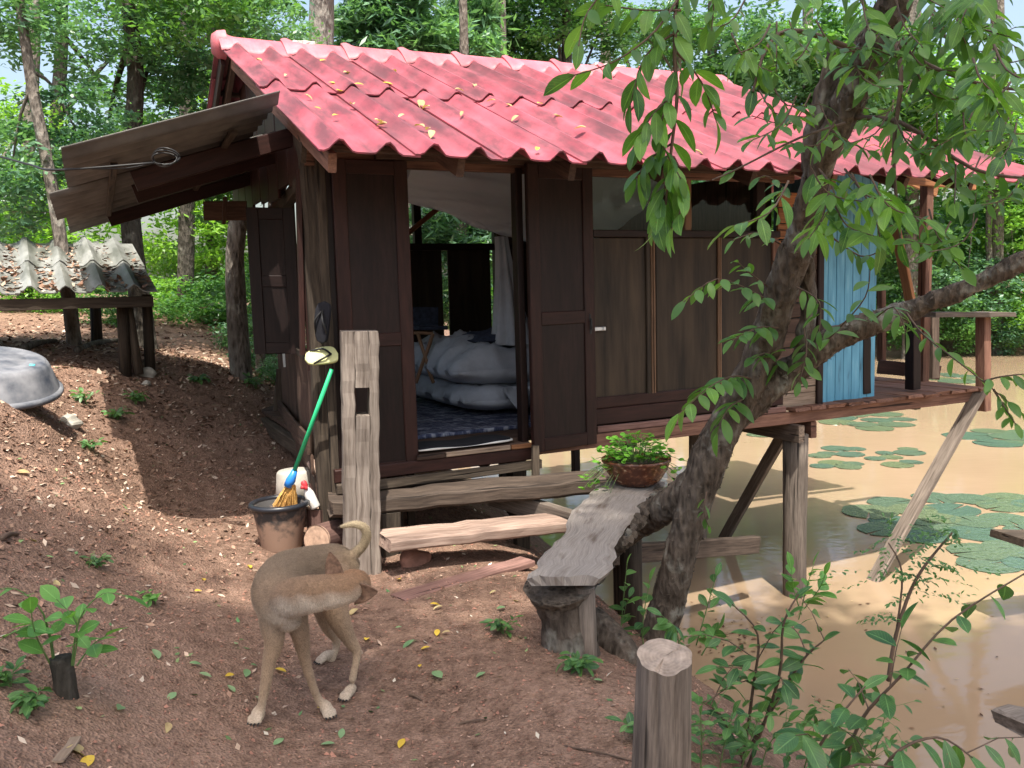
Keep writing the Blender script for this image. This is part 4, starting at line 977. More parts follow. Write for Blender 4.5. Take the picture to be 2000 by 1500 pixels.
def leaves_build(mats, meshes, parent, limit=280, name='leaf', stuff='foliage'):
    mats = sorted(mats, key=lambda q: -px_size(q)); one = mats[:limit]; rest = mats[limit:]
    for i, mm in enumerate(one): place(name, meshes[i % len(meshes)], mm, parent)
    if rest:
        vs = []; fs = []; b = 0
        for i, mm in enumerate(rest):
            me = meshes[i % len(meshes)]; co = np.empty(len(me.vertices)*3, np.float32); me.vertices.foreach_get('co', co); co = co.reshape(-1, 3)
            M_ = np.array(mm); vs.append(co@M_[:3, :3].T+M_[:3, 3])
            fs += [tuple(b+v for v in p.vertices) for p in me.polygons]; b += len(co)
        V = np.concatenate(vs); o = Vector(V.mean(0)); me = bpy.data.meshes.new(stuff); me.from_pydata((V-np.array(o)).tolist(), [], fs); me.materials.append(meshes[0].materials[0])
        me.polygons.foreach_set('use_smooth', [True]*len(me.polygons)); props(place(stuff, me, Matrix.Translation(o), parent), kind='stuff')

# ---- leaning tree over the pond
lt = thing('leaning_tree', P(1285, 1240, 4.55), 'rough-barked tree leaning from the bank across the front of the hut', 'tree')
from mathutils import noise as mnoise
LIMBS = []
def limb(pts, name='limb', mat='bark', noise=.06, n=14, sub=5, parent=lt):
    b = MB(); b.tube([P(*p[:3]) for p in pts], [p[3] for p in pts], n*3, 0, sub=sub*5)
    o = b.build(name, MT[mat], parent, True); me = o.data; k = len(me.vertices); co = np.empty(k*3, np.float32); me.vertices.foreach_get('co', co); co = co.reshape(-1, 3); no = np.empty(k*3, np.float32); me.vertices.foreach_get('normal', no); no = no.reshape(-1, 3)
    for i in range(k):
        q = Vector(co[i]); h = mnoise.fractal(q*6, .9, 2.1, 3)*.012+mnoise.fractal(Vector((q.x*26, q.y*26, q.z*11)), .8, 2.2, 3)*.0085; co[i] += no[i]*h
    me.vertices.foreach_set('co', co.ravel()); me.update(); LIMBS.append((co+np.array(WO[o.name]), no)); return o
limb([(1268, 1330, 4.5, 0.129), (1290, 1230, 4.55, 0.093), (1330, 1080, 4.5, 0.084), (1372, 930, 4.45, 0.095), (1425, 815, 4.4, 0.090), (1480, 715, 4.35, 0.086), (1518, 600, 4.25, 0.082), (1560, 470, 4.1, 0.071), (1600, 330, 3.9, 0.062), (1645, 225, 3.8, 0.065), (1700, 110, 3.65, 0.069), (1745, 10, 3.5, 0.065), (1800, -150, 3.3, 0.052), (1850, -400, 3.0, 0.043)], 'trunk', n=22, noise=.07)
limb([(1425, 825, 4.42, 0.073), (1490, 765, 4.4, 0.082), (1545, 725, 4.36, 0.077), (1600, 680, 4.3, 0.067), (1680, 640, 4.25, 0.058), (1760, 612, 4.2, 0.052), (1830, 587, 4.1, 0.047), (1900, 557, 4.0, 0.045), (2010, 505, 3.85, 0.041), (2200, 430, 3.6, 0.034)])
limb([(1400, 880, 4.45, 0.077), (1355, 945, 4.5, 0.086), (1300, 990, 4.65, 0.086), (1240, 1025, 4.85, 0.086), (1190, 1060, 5.0, 0.103), (1150, 1110, 5.1, 0.112)])
limb([(1562, 700, 4.32, .04), (1580, 600, 4.28, .036), (1578, 520, 4.2, .034), (1580, 440, 4.1, .03)])
limb([(1592, 340, 3.92, .05), (1590, 260, 3.88, .045), (1622, 150, 3.82, .04), (1640, 90, 3.8, .036)])
limb([(1660, 200, 3.75, .025), (1672, 110, 3.7, .02), (1682, 60, 3.68, .012)])
LV = np.concatenate([a for a, _ in LIMBS[:3]]); LN = np.concatenate([a for _, a in LIMBS[:3]]); b = MB()
for i in rng.choice(len(LV), 1500):
    p = Vector(LV[i]); nn_ = Vector(LN[i]); t_ = nn_.cross(Vector((random.gauss(0, 1), random.gauss(0, 1), random.gauss(0, 1)))).normalized(); u_ = nn_.cross(t_); q = random.uniform(.006, .019)
    b.add([p-t_*q-nn_*.002, p+u_*q*.4+nn_*.001, p+t_*q+nn_*random.uniform(.003, .014), p-u_*q*.5+nn_*.002], [(0, 1, 2, 3)])
props(b.build('bark_flakes', MT['bark'], lt), kind='stuff')
ALL = []; tw = MB()
def twig(pts, n, s0=.09, s1=.14, r=.006, droop=.35, sub=4, start=.1, spread=1.0):
    q = [P(*p) for p in pts]; rr = [r*(1-.6*i/max(1, len(q)-1)) for i in range(len(q))]; q, rr = smooth(q, rr, sub); tw.tube(q, rr, 5, cap=False)
    global ALL; ALL += twig_leaves(q, n, s0, s1, droop, start, spread)
# hanging branch in front of the roof
twig([(1745, 10, 3.5), (1600, -120, 3.1), (1440, -110, 2.8), (1335, -30, 2.65), (1318, 90, 2.6), (1322, 190, 2.6), (1310, 300, 2.65), (1300, 400, 2.7)], 30, .075, .12, .010, .5, start=.5)
for q in ([(1335, -20, 2.65), (1280, 60, 2.55), (1200, 120, 2.5), (1110, 150, 2.5)], [(1330, 20, 2.62), (1260, 20, 2.6), (1180, 10, 2.6)], [(1325, 60, 2.6), (1260, 110, 2.6), (1230, 210, 2.6)], [(1320, 100, 2.6), (1370, 160, 2.65), (1400, 240, 2.7)],
          [(1320, 180, 2.62), (1270, 230, 2.6), (1240, 290, 2.6)], [(1312, 280, 2.65), (1270, 310, 2.65), (1240, 350, 2.7)], [(1305, 340, 2.68), (1290, 400, 2.7), (1275, 450, 2.7)], [(1320, 150, 2.6), (1290, 260, 2.6), (1330, 350, 2.6)], [(1335, -60, 2.65), (1230, -60, 2.5), (1150, 20, 2.45), (1130, 90, 2.4)],
          [(1440, -110, 2.8), (1400, -20, 2.8), (1390, 60, 2.8)], [(1310, 300, 2.65), (1330, 400, 2.65), (1310, 450, 2.65)]):
    twig(q, 10, .065, .11, .004, .5)
# upper right crown, in three depths
for (cx, cy, d0, rx, ry, nt_, l0, l1) in ((1570, 60, 3.2, 130, 90, 11, .075, .115), (1590, 230, 3.3, 110, 90, 6, .07, .10), (1850, 60, 3.1, 170, 110, 23, .07, .11), (1850, 250, 3.2, 170, 100, 14, .065, .10),
                                      (1680, 390, 3.1, 90, 50, 6, .085, .13), (1890, 410, 3.3, 110, 70, 6, .06, .10), (1760, 200, 3.9, 160, 150, 10, .07, .10), (1950, 150, 2.7, 80, 150, 6, .075, .11)):
    for k in range(nt_):
        x = cx+random.gauss(0, .6)*rx; y = cy+random.gauss(0, .55)*ry; d = d0+random.gauss(0, .22); a = random.uniform(-.6, 3.7); L_ = random.uniform(70, 125)
        twig([(x-.35*L_*math.cos(a), y-.5*L_, d+.1), (x, y, d), (x+.7*L_*math.cos(a), y+.5*L_*math.sin(a)*(.7 if math.sin(a) > 0 else 1)+5, d-.1+random.uniform(-.1, .1))], random.randint(8, 12), l0*.95, l1, .004, .35)
for q in ([(1720, 60, 3.6), (1800, 120, 3.5), (1900, 160, 3.4), (2020, 180, 3.3)], [(1730, 40, 3.6), (1760, 140, 3.4), (1745, 300, 3.35), (1760, 480, 3.3)], [(1660, 230, 3.8), (1760, 240, 3.5), (1900, 330, 3.3), (2030, 350, 3.2)], [(1700, 110, 3.6), (1560, 60, 3.3), (1500, 90, 3.2), (1470, 180, 3.1)]):
    twig(q, 16, .08, .12, .012, .4)
twig([(1650, 240, 3.7), (1560, 270, 3.4), (1440, 330, 3.2), (1390, 372-20, 3.1)], 3, .06, .09, .006, .3)
# clusters on the lower trunk
for q, n, l0, l1 in (([(1520, 600, 4.2), (1470, 570, 4.1), (1400, 545, 4.0), (1335, 590, 3.95)], 16, .09, .13), ([(1500, 560, 4.2), (1460, 530, 4.15), (1440, 510, 4.1)], 8, .06, .10), ([(1530, 480, 4.15), (1480, 455, 4.1), (1430, 470, 4.05)], 8, .06, .09), ([(1520, 640, 4.2), (1480, 640, 4.1), (1430, 665, 4.0)], 12, .09, .13),
                  ([(1470, 740, 4.3), (1430, 735, 4.15), (1380, 760, 4.0), (1325, 810, 3.95)], 18, .10, .15), ([(1450, 780, 4.3), (1420, 800, 4.1), (1400, 850, 4.05)], 10, .09, .13), ([(1555, 560, 4.1), (1600, 590, 4.0), (1600, 650, 3.95)], 10, .08, .12), ([(1570, 640, 4.25), (1575, 690, 4.15), (1560, 750, 4.1)], 11, .07, .11),
                  ([(1600, 680, 4.25), (1640, 640, 4.1), (1690, 580, 3.9), (1700, 520, 3.8)], 10, .09, .13), ([(1700, 630, 4.2), (1745, 600, 4.0), (1770, 650, 3.9)], 9, .09, .14), ([(1620, 460, 3.7), (1680, 500, 3.6), (1720, 490, 3.5)], 9, .07, .11),
                  ([(1770, 610, 4.15), (1800, 650, 3.9), (1850, 690, 3.7), (1920, 745, 3.5), (2000, 810, 3.4)], 16, .06, .10), ([(1920, 745, 3.5), (1960, 735, 3.45), (2010, 730, 3.4)], 7, .07, .1), ([(1940, 760, 3.5), (1965, 800, 3.45), (1985, 830, 3.4)], 6, .06, .09), ([(1545, 380, 4.0), (1500, 345, 3.9), (1480, 350, 3.9)], 6, .06, .09),
                  ([(1380, 960, 4.35), (1375, 1000, 4.3), (1385, 1030, 4.3)], 5, .05, .08), ([(1530, 720, 4.3), (1500, 690, 4.2), (1470, 700, 4.1)], 9, .08, .12), ([(1600, 330, 3.8), (1630, 380, 3.5), (1600, 440, 3.4)], 8, .10, .15), ([(1650, 330, 3.5), (1700, 400, 3.3), (1720, 470, 3.25)], 9, .10, .15)):
    twig(q, n, l0, l1, .005, .35)
props(tw.build('twigs', MT['stem'], lt, True), kind='stuff')
leaves_build(ALL, BL, lt, 290)

# ---- shrubs and seedlings
def plant(name, label, cat, base, stems, meshes, mstem, n, s0, s1, r=.006, droop=.3, group=None, side=0, limit=280):
    t = thing(name, base, label, cat, group); b = MB(); ms = []
    for st in stems:
        q = [P(*p) if not isinstance(p, Vector) else p for p in st]; rr = [r*(1-.65*i/max(1, len(q)-1)) for i in range(len(q))]; q, rr = smooth(q, rr, 4); b.tube(q, rr, 6, cap=False)
        ms += twig_leaves(q, n, s0, s1, droop, .25)
        for k in range(side):
            i = random.randrange(len(q)//3, len(q)); o = q[i]; e = o+Vector((random.gauss(0, 1), random.gauss(0, 1), random.uniform(-.1, .8))).normalized()*random.uniform(.10, .26)
            mm = (o+e)/2+ZZ*.02; b.tube([o, mm, e], [r*.4, r*.3, r*.2], 4, cap=False); ms += twig_leaves([o, mm, e], max(3, n//2), s0*.9, s1, droop, .2)
    b.build('stem', MT[mstem], t, True); leaves_build(ms, meshes, t, limit)
    return t
plant('bank_shrub', 'leafy green shrub on the bank just right of the sawn foreground post', 'shrub', P(1440, 1480, 3.1),
      [[(1450, 1500, 3.0), (1470, 1350, 2.95), (1480, 1240, 2.9), (1430, 1180, 2.9)], [(1460, 1500, 3.0), (1520, 1330, 2.9), (1530, 1220, 2.85), (1560, 1160, 2.85)], [(1470, 1450, 3.0), (1560, 1300, 2.9), (1610, 1250, 2.85)], [(1450, 1480, 3.0), (1410, 1400, 2.9), (1370, 1370, 2.9)]], SLf, 'stem', 12, .06, .105, .007, .2, side=2)
plant('broadleaf_shoot', 'tall broad-leaved shoot rising over the water at lower right', 'shrub', P(1640, 1510, 2.4),
      [[(1640, 1530, 2.4), (1680, 1410, 2.35), (1760, 1320, 2.3), (1860, 1210, 2.3), (2010, 1115, 2.3)]], SLf, 'stem', 13, .07, .115, .006, .55, side=2)
plant('broadleaf_shoot', 'broad-leaved shoots crowding the bottom edge of the view', 'shrub', P(1600, 1560, 2.4),
      [[(1560, 1600, 2.3), (1590, 1480, 2.3), (1640, 1400, 2.25), (1690, 1340, 2.25)], [(1680, 1600, 2.3), (1740, 1480, 2.25), (1830, 1440, 2.25), (1900, 1480, 2.2)], [(1600, 1600, 2.3), (1650, 1500, 2.25), (1760, 1500, 2.2)]], SLf, 'stem', 11, .075, .12, .006, .45, side=1)
plant('creeping_weed', 'low small-leaved weeds spilling down the bank beside the cut post', 'weed', P(1400, 1450, 2.9),
      [[(1360+40*i, 1560-10*(i % 3), 2.7+.06*i), (1370+42*i, 1480-14*(i % 2), 2.65+.06*i), (1390+44*i+random.uniform(-25, 25), 1420-random.uniform(0, 40), 2.6+.06*i)] for i in range(9)], SLf, 'gstem', 9, .035, .07, .003, .2, side=4)
plant('waterside_sprig', 'bright sprig at the foot of the round stilt', 'plant', P(1575, 1160, 5.2), [[(1560, 1210, 5.0), (1575, 1150, 5.0), (1590, 1100, 5.0)], [(1565, 1200, 5.0), (1550, 1150, 5.0), (1545, 1110, 5.0)], [(1570, 1190, 5.0), (1600, 1150, 5.0), (1612, 1120, 5.0)]], CL, 'gstem', 8, .08, .14, .004, 0)
plant('bank_seedling', 'thin green seedlings around the foot of the leaning tree', 'plant', P(1250, 1200, 4.3), [[(1210, 1290, 4.1), (1215, 1200, 4.1), (1225, 1100, 4.1)], [(1260, 1290, 4.1), (1255, 1220, 4.1), (1270, 1130, 4.1)], [(1360, 1260, 4.3), (1380, 1190, 4.3), (1400, 1120, 4.3)], [(1370, 1280, 4.2), (1400, 1230, 4.2)], [(1330, 1290, 4.0), (1320, 1230, 4.0), (1290, 1200, 4.0)]], SLf, 'gstem', 9, .07, .11, .004, .25, side=1)
# feathery twig
ft = thing('feathery_sapling', P(1690, 1480, 2.5), 'spindly sapling with fine feathery leaves standing over the water', 'sapling')
b = MB(); q, rr = smooth([P(*p) for p in ((1735, 1330, 2.6), (1750, 1240, 2.6), (1790, 1130, 2.6), (1860, 1040, 2.6))], [.007, .006, .005, .003], 5); b.tube(q, rr, 6)
q2, r2 = smooth([P(*p) for p in ((1750, 1240, 2.6), (1762, 1120, 2.62), (1735, 1060, 2.65))], [.004, .003, .002], 4); b.tube(q2, r2, 5); b.build('stem', MT['stem'], ft, True)
ms = []
for i in range(44):
    o = random.choice(q[6:]+q2[4:]); e = o+Vector((random.gauss(0, .12), random.gauss(0, .06), random.gauss(.01, .05))); tq = [o, (o+e)/2+ZZ*.012, e]
    ms += twig_leaves(tq, 12, .014, .024, .0, .15)
leaves_build(ms, SLf, ft, 20)
# young plant growing from a stump, left
sg = ongr(130, 1355)
stp = thing('small_stump', sg, 'short dark burnt-looking stump on the slope at lower left', 'stump')
b = MB(); b.tube([sg-ZZ*.06, sg+Vector((-.005, 0, .05)), sg+Vector((-.01, 0, .125))], [.04, .034, .033], 14, .12, sub=3); b.build('stump_body', MT['bark3'], stp, True)
d0 = sg.y
plant('stump_sprout', 'fresh round-leaved green sprout growing beside the small stump', 'plant', sg,
      [[(105, 1300, d0), (85, 1200, d0-.05), (30, 1150, d0-.1), (-30, 1160, d0-.15)], [(108, 1300, d0), (90, 1220, d0), (40, 1230, d0-.1), (0, 1250, d0-.1)], [(140, 1300, d0), (155, 1210, d0), (200, 1160, d0), (250, 1165, d0)], [(143, 1300, d0), (150, 1220, d0), (110, 1170, d0)], [(105, 1310, d0), (70, 1240, d0-.1), (60, 1190, d0-.15)], [(150, 1300, d0+.05), (180, 1260, d0+.1), (210, 1240, d0+.1)]], CL, 'gstem', 6, .06, .105, .0035, .1)
def weed(px, py, n, s, h, label, name='ground_weed', meshes=CL, group=None):
    g = ongr(px, py); st = []
    for i in range(n):
        a = random.random()*6.28; r = h*random.uniform(.5, 1.2); st.append([g-ZZ*.01, g+Vector((r*.4*math.cos(a), r*.4*math.sin(a), h*random.uniform(.5, .9))), g+Vector((r*math.cos(a), r*math.sin(a), h*random.uniform(.5, 1.1)))])
    plant(name, label, 'weed', g, st, meshes, 'gstem', 5, s*.7, s*1.2, .002, .1, group, limit=60)
weed(188, 1110, 11, .035, .06, 'small round dusty-green weed on the earth above the sprout', meshes=SLf)
weed(305, 1180, 5, .04, .07, 'little bright green seedling just right of the sprout')
weed(70, 1390, 8, .05, .06, 'low weed at the left edge below the small stump', meshes=SLf)
weed(20, 1345, 6, .05, .06, 'low weed touching the left edge of the view', meshes=SLf)
weed(985, 1240, 7, .05, .08, 'small weed on the earth left of the bench stump', meshes=SLf)
weed(1130, 1310, 9, .06, .07, 'thin weeds on the bank below the bench stump', meshes=SLf)
weed(180, 880, 6, .05, .08, 'weed on the slope below the grey-green stone', meshes=SLf)
weed(265, 790, 9, .06, .09, 'leafy weed tuft in the middle of the mound slope', meshes=SLf)
weed(390, 750, 10, .07, .08, 'dark leafy weed on the mound near the grey trunk', meshes=SLf)
weed(170, 790, 7, .06, .1, 'weed beside the right rim of the tub', meshes=SLf)
weed(230, 820, 8, .06, .07, 'spreading weed on the slope right of the tub', meshes=SLf)
weed(500, 760, 12, .07, .12, 'tuft of grass-like weed right of the grey trunk foot', meshes=SLf)
weed(1260, 1450, 8, .06, .08, 'weed at the foot of the cut foreground post', meshes=SLf)
weed(960, 985, 8, .07, .16, 'green weed growing in the shade under the steps', meshes=SLf)
weed(890, 905, 5, .08, .2, 'dark weed silhouetted against the water under the doorway', meshes=SLf)

# ================================================================== overturned tub
tb = thing('rubber_tub', P(-8, 765, 5.05), 'big grey rubber tub lying upside down on the slope at the left', 'tub')
c = P(-22, 765, 5.3); c.z = hz(c.x+.15, c.y-.15)+.015; axt = Vector((.20, -.16, 1)).normalized()
b = MB(); b.lathe([(.001, .19), (.29, .195), (.315, .187), (.332, .165), (.395, .02), (.405, 0), (.385, 0), (.31, .19), (.001, .20)], c, 44, axt); b.build('tub_wall', MT['tub'], tb, True)
b = MB(); b.lathe([(.393, .0), (.41, -.008), (.416, .008), (.41, .025), (.39, .03)], c, 44, axt); b.build('tub_rim', MT['tub'], tb, True)
MT['cyan'] = plain('cyan_paint', (.1, .45, .5), .6)
b = MB(); b.tube([c+axt*.19+Vector((.25, .0, 0))-axt*axt.dot(Vector((.25, 0, 0))), c+axt*.19+Vector((.28, .01, 0))-axt*axt.dot(Vector((.28, .01, 0)))], [.012, .014], 8); b.build('paint_spot', MT['cyan'], tb, True)

# ================================================================== shed at the left
sh = thing('low_shed', P(150, 660, 8), 'low open shelter with a grey corrugated roof covered in dead leaves', 'shed')
sm = tile_mesh('roof_tile', .92, MT['cement'], 18); auto(sm)
SYAW = rad(29); SU = Vector((math.cos(SYAW), math.sin(SYAW), 0)); SV = Vector((-math.sin(SYAW), math.cos(SYAW), 0)); SP = rad(16)
E0 = P(300, 571, 7.2); ey = SV*math.cos(SP)+ZZ*math.sin(SP); nr = SU.cross(ey)
for row in range(2):
    for i in range(6):
        tile_at(sm, E0-SU*(.5*(i+1))+ey*(.80*row), SU, ey, sh, .014*row, jit=.012)
b = MB(); b.beam(E0-SU*3-ZZ*.07+SV*.08, E0-SU*.0-ZZ*.07+SV*.08, .06, .09, ns=6, jit=.006); b.build('eave_beam', MT['pole'], sh)
b = MB(); b.beam(E0-SU*3+ey*1.5-ZZ*.07, E0+ey*1.5-ZZ*.07, .06, .08, ns=6); b.build('ridge_beam', MT['pole'], sh)
for (px, y0, y1, d, r, px2) in ((238, 582, 690, 7.35, .05, 242), (248, 582, 686, 7.4, .04, 268), (186, 588, 652, 8.6, .055, 187), (287, 575, 680, 7.55, .045, 290), (-30, 590, 690, 7.0, .05, -30)):
    b = MB(); b.tube([P(px2, y1, d)-ZZ*.2, P(px, y0, d)], [r, r*.95], 10, .05); b.build('post', MT['pole'], sh, True)

def scatter_tri(name, pts, nrm, size, cols, parent=None, label=None, cat=None, flat=.35, asp=.55):
    """loose leaf bits and chips: two triangles each, tinted by an attribute"""
    n = len(pts); a = rng.random(n)*6.283; s = size*(.5+rng.random(n)); t1 = np.stack([np.cos(a), np.sin(a), rng.normal(0, flat, n)], 1); t2 = np.stack([-np.sin(a), np.cos(a), rng.normal(0, flat, n)], 1)
    t1 *= s[:, None]; t2 *= (s*asp)[:, None]
    up = np.zeros((n, 3)); up[:, 2] = s*.25
    V = np.stack([pts-t1, pts-t2*.8+up*.3, pts+t1+up, pts+t2+up*.4], 1).reshape(-1, 3); V[:, 2] += .003
    f = (np.arange(n)*4)[:, None]+np.array([[0, 1, 2, 3]])
    me = bpy.data.meshes.new(name); o = V.mean(0); me.from_pydata((V-o).tolist(), [], f.tolist()); me.materials.append(MT['litter'])
    at = me.color_attributes.new('tint', 'FLOAT_COLOR', 'POINT'); cc = cols[rng.integers(0, len(cols), n)]*(.6+.7*rng.random((n, 1)))
    at.data.foreach_set('color', np.repeat(np.c_[cc, np.ones(n)], 4, 0).astype(np.float32).ravel())
    ob = place(name, me, Matrix.Translation(Vector(o)), parent); return props(ob, label, cat, None, 'stuff')
BR = np.array([(.30, .19, .13), (.22, .13, .09), (.40, .29, .21), (.16, .09, .06), (.50, .40, .31), (.28, .17, .12)])
n = 2600; a = rng.random(n)*3.0; c_ = rng.random(n)*1.6
keep = np.array([hump(((3.0-x) % .5)) < .03 for x in a]) ; a = a[keep]; c_ = c_[keep]
pts = np.array(E0)[None]-np.array(SU)[None]*a[:, None]+np.array(ey)[None]*c_[:, None]+np.array(nr)[None]*.022
scatter_tri('leaf_litter', pts, None, .03, BR, None, 'dead leaves filling the troughs of the grey shed roof', 'dead leaves')

# ---- loose ground litter
def gl(n, x0, x1, y0, y1, size, dens, cols, label):
    x = x0+(x1-x0)*rng.random(n); y = y0+(y1-y0)*rng.random(n)**1.0; k = dens(x, y) > rng.random(n); x = x[k]; y = y[k]; z = hz_arr(x, y)
    m_ = z > -.98; return scatter_tri('leaf_litter', np.stack([x, y, z], 1)[m_], None, size, cols, None, label, 'litter')
gl(26000, -4.5, -.2, 1.4, 9.5, .016, lambda x, y: np.clip((-x-1.25)*.7, .02, 1), BR, 'dry leaf litter strewn over the left slope')
gl(16000, -2.2, 1.0, 1.2, 6, .006, lambda x, y: np.ones_like(x)*.7, np.array([(.30, .17, .12), (.40, .26, .19), (.16, .085, .06), (.22, .12, .09)]), 'fine crumbs and chips on the earth path')
gl(1500, -4.5, 1.0, 1.5, 9.5, .013, lambda x, y: np.ones_like(x)*.55, np.array([(.16, .25, .10), (.10, .2, .08), (.25, .32, .14)]), 'tiny green leaf bits on the ground')
gl(9000, -9, -2.0, 7, 16, .03, lambda x, y: np.ones_like(x)*.9, BR, 'dead leaves under the trees on the left')
gl(420, -3.5, .6, 1.5, 8, .014, lambda x, y: np.ones_like(x)*.6, np.array([(.62, .52, .42), (.55, .40, .30), (.7, .62, .5)]), 'pale dry scraps on the ground')
q = [PZ(1440+random.gauss(0, 50), 1250+random.gauss(0, 22), -.996) for _ in range(110)]+[PZ(random.uniform(1350, 1950), random.uniform(1080, 1480), -.996) for _ in range(60)]
scatter_tri('floating_debris', np.array([tuple(p) for p in q]), None, .017, np.array([(.10, .05, .03), (.16, .09, .05), (.3, .22, .12)]), None, 'brown leaf scraps floating on the muddy water by the bank', 'debris', .03)
# pebbles
n = 5000; x = -2.6+3.4*rng.random(n); y = 1.3+5*rng.random(n); z = hz_arr(x, y); s = .0035+.006*rng.random(n)**3
oc = np.array([(1, 0, 0), (-1, 0, 0), (0, 1, 0), (0, -1, 0), (0, 0, .8), (0, 0, -.8)], float); of = np.array([(0, 2, 4), (2, 1, 4), (1, 3, 4), (3, 0, 4)])
V = (np.stack([x, y, z+.002], 1)[:, None]+oc[None]*s[:, None, None]*(1+.4*rng.normal(size=(n, 6, 1)))).reshape(-1, 3)
me = bpy.data.meshes.new('pebbles'); me.from_pydata(V.tolist(), [], ((np.arange(n)*6)[:, None, None]+of[None]).reshape(-1, 3).tolist()); me.materials.append(MT['redrock'])
props(place('pebbles', me, Matrix.Identity(4)), 'small reddish pebbles scattered on the path', 'pebbles', None, 'stuff')
# single leaves one can pick out on the path
def gnorm(p):
    e = .05; return Vector((hz(p.x-e, p.y)-hz(p.x+e, p.y), hz(p.x, p.y-e)-hz(p.x, p.y+e), 2*e)).normalized()
def fl(px, py, s, k, label, group=None):
    p = ongr(px, py); return lay_leaf(p+ZZ*.016, gnorm(p), s, k, label, group)
fl(790, 1450, .055, 'yleaf', 'large yellow-brown leaf on the path in the bottom centre')
fl(845, 1318, .085, 'gleaf', 'pale green torn leaf right of the dog')
fl(810, 1255, .07, 'gleaf', 'green leaf on the earth above the torn one')
for (x, y, s) in ((715, 1257, .05), (855, 1235, .05), (840, 1270, .04), (780, 1137, .05), (560, 1320, .05), (628, 1392, .03), (440, 1328, .04), (185, 1485, .06), (400, 1140, .045), (395, 1160, .04), (820, 1310, .03), (840, 1185, .05), (490, 1115, .05)):
    fl(x, y, s*1.1, 'yleaf', 'small yellow leaf on the reddish path', 'yellow leaves on the path')
for (x, y, s) in ((415, 1330, .05), (480, 1330, .06), (445, 1345, .05), (395, 1305, .05), (510, 1375, .04), (670, 1430, .05), (555, 1450, .05), (655, 1460, .05), (230, 1395, .06), (345, 1360, .05), (310, 1295, .07), (970, 1195, .05), (785, 1230, .03), (490, 1305, .04), (460, 1265, .04), (1160, 1335, .05), (930, 1330, .05)):
    fl(x, y, s*1.05, 'gleaf', 'small green leaf fallen on the reddish path', 'green leaves on the path')
for (x, y, s) in ((865, 1190, .05), (700, 1195, .07), (1140, 1120, .05), (110, 1140, .06), (60, 1060, .07), (250, 1010, .06), (970, 1160, .04), (690, 1205, .06), (60, 930, .07), (130, 1470, .10), (330, 1420, .05), (1010, 1180, .05), (880, 1240, .04)):
    fl(x, y, s, 'dryleaf', 'dry curled leaf on the bare earth', 'dry leaves on the path')
for (x0, y0, x1, y1, r, lab) in ((660, 1358, 700, 1353, .006, 'short twig on the path behind the near hind paw'), (0, 1060, 35, 1048, .012, 'stout stick at the left edge of the slope'), (800, 1360, 825, 1372, .006, 'short pale stick right of the dog'), (890, 1418, 950, 1408, .004, 'thin long twig on the path at the bottom'), (1100, 1460, 1240, 1490, .004, 'curved thin twig by the cut post'), (40, 690, 110, 672, .03, 'dead branch lying before the shed'), (150, 690, 230, 670, .03, 'grey plank-like branch lying behind the tub')):
    a = ongr(x0, y0); e = ongr(x1, y1); b = MB(); b.tube([a+ZZ*r, (a+e)/2+ZZ*(r*1.6+.004), e+ZZ*r], [r, r*.9, r*.6], 7, .1, sub=3); props(b.build('twig', MT['stem'] if r < .02 else MT['bark2'], None, True), lab, 'twig')
a = ongr(90, 1500); b = MB(); b.beam(ongr(112, 1495)+ZZ*.01, ongr(150, 1448)+ZZ*.012, .035, .006); props(b.build('bark_strip', MT['pale'], None), 'flat pale bark strip at the bottom left corner', 'bark')

# ================================================================== background woods
def crown_mesh(name, mat, seed, ncl=40, per=84, leaf=.048, spread=.14, flat=1.0, long=1.0):
    r = np.random.default_rng(seed); d = r.normal(size=(ncl, 3)); d /= np.linalg.norm(d, axis=1)[:, None]; cc = d*(r.random((ncl, 1))**.45)*.85; cc[:, 2] *= flat
    n = ncl*per; ctr = np.repeat(cc, per, 0)+r.normal(size=(n, 3))*spread*np.repeat(.6+.7*r.random((ncl, 1)), per, 0)*np.array([1, 1, .6])
    a = r.normal(size=(n, 3)); a[:, 2] = a[:, 2]*.5-.35; a /= np.linalg.norm(a, axis=1)[:, None]
    u = r.normal(size=(n, 3))*.6+np.array([0, -.25, 1]); w_ = np.cross(a, u); w_ /= np.linalg.norm(w_, axis=1)[:, None]
    s = leaf*(.6+.8*r.random((n, 1))); a = a*s*long; w_ = w_*s*.42
    nn = np.cross(w_, a); V = np.stack([ctr-a, ctr+w_+nn*.0, ctr+a, ctr-w_], 1).reshape(-1, 3)
    f = (np.arange(n)*4)[:, None]+np.array([[0, 1, 2, 3]])
    me = bpy.data.meshes.new(name); me.from_pydata(V.tolist(), [], f.tolist()); me.materials.append(mat); return me
CR = [crown_mesh('crown', MT['f0'], 1), crown_mesh('crown', MT['f1'], 2), crown_mesh('crown', MT['f2'], 3), crown_mesh('crown', MT['f0'], 4, 60, 90, .045, .14), crown_mesh('crown', MT['f2'], 5, 34, 150, .05, .15, long=1.9), crown_mesh('crown', MT['f1'], 6, 30, 110, .05, .2)]
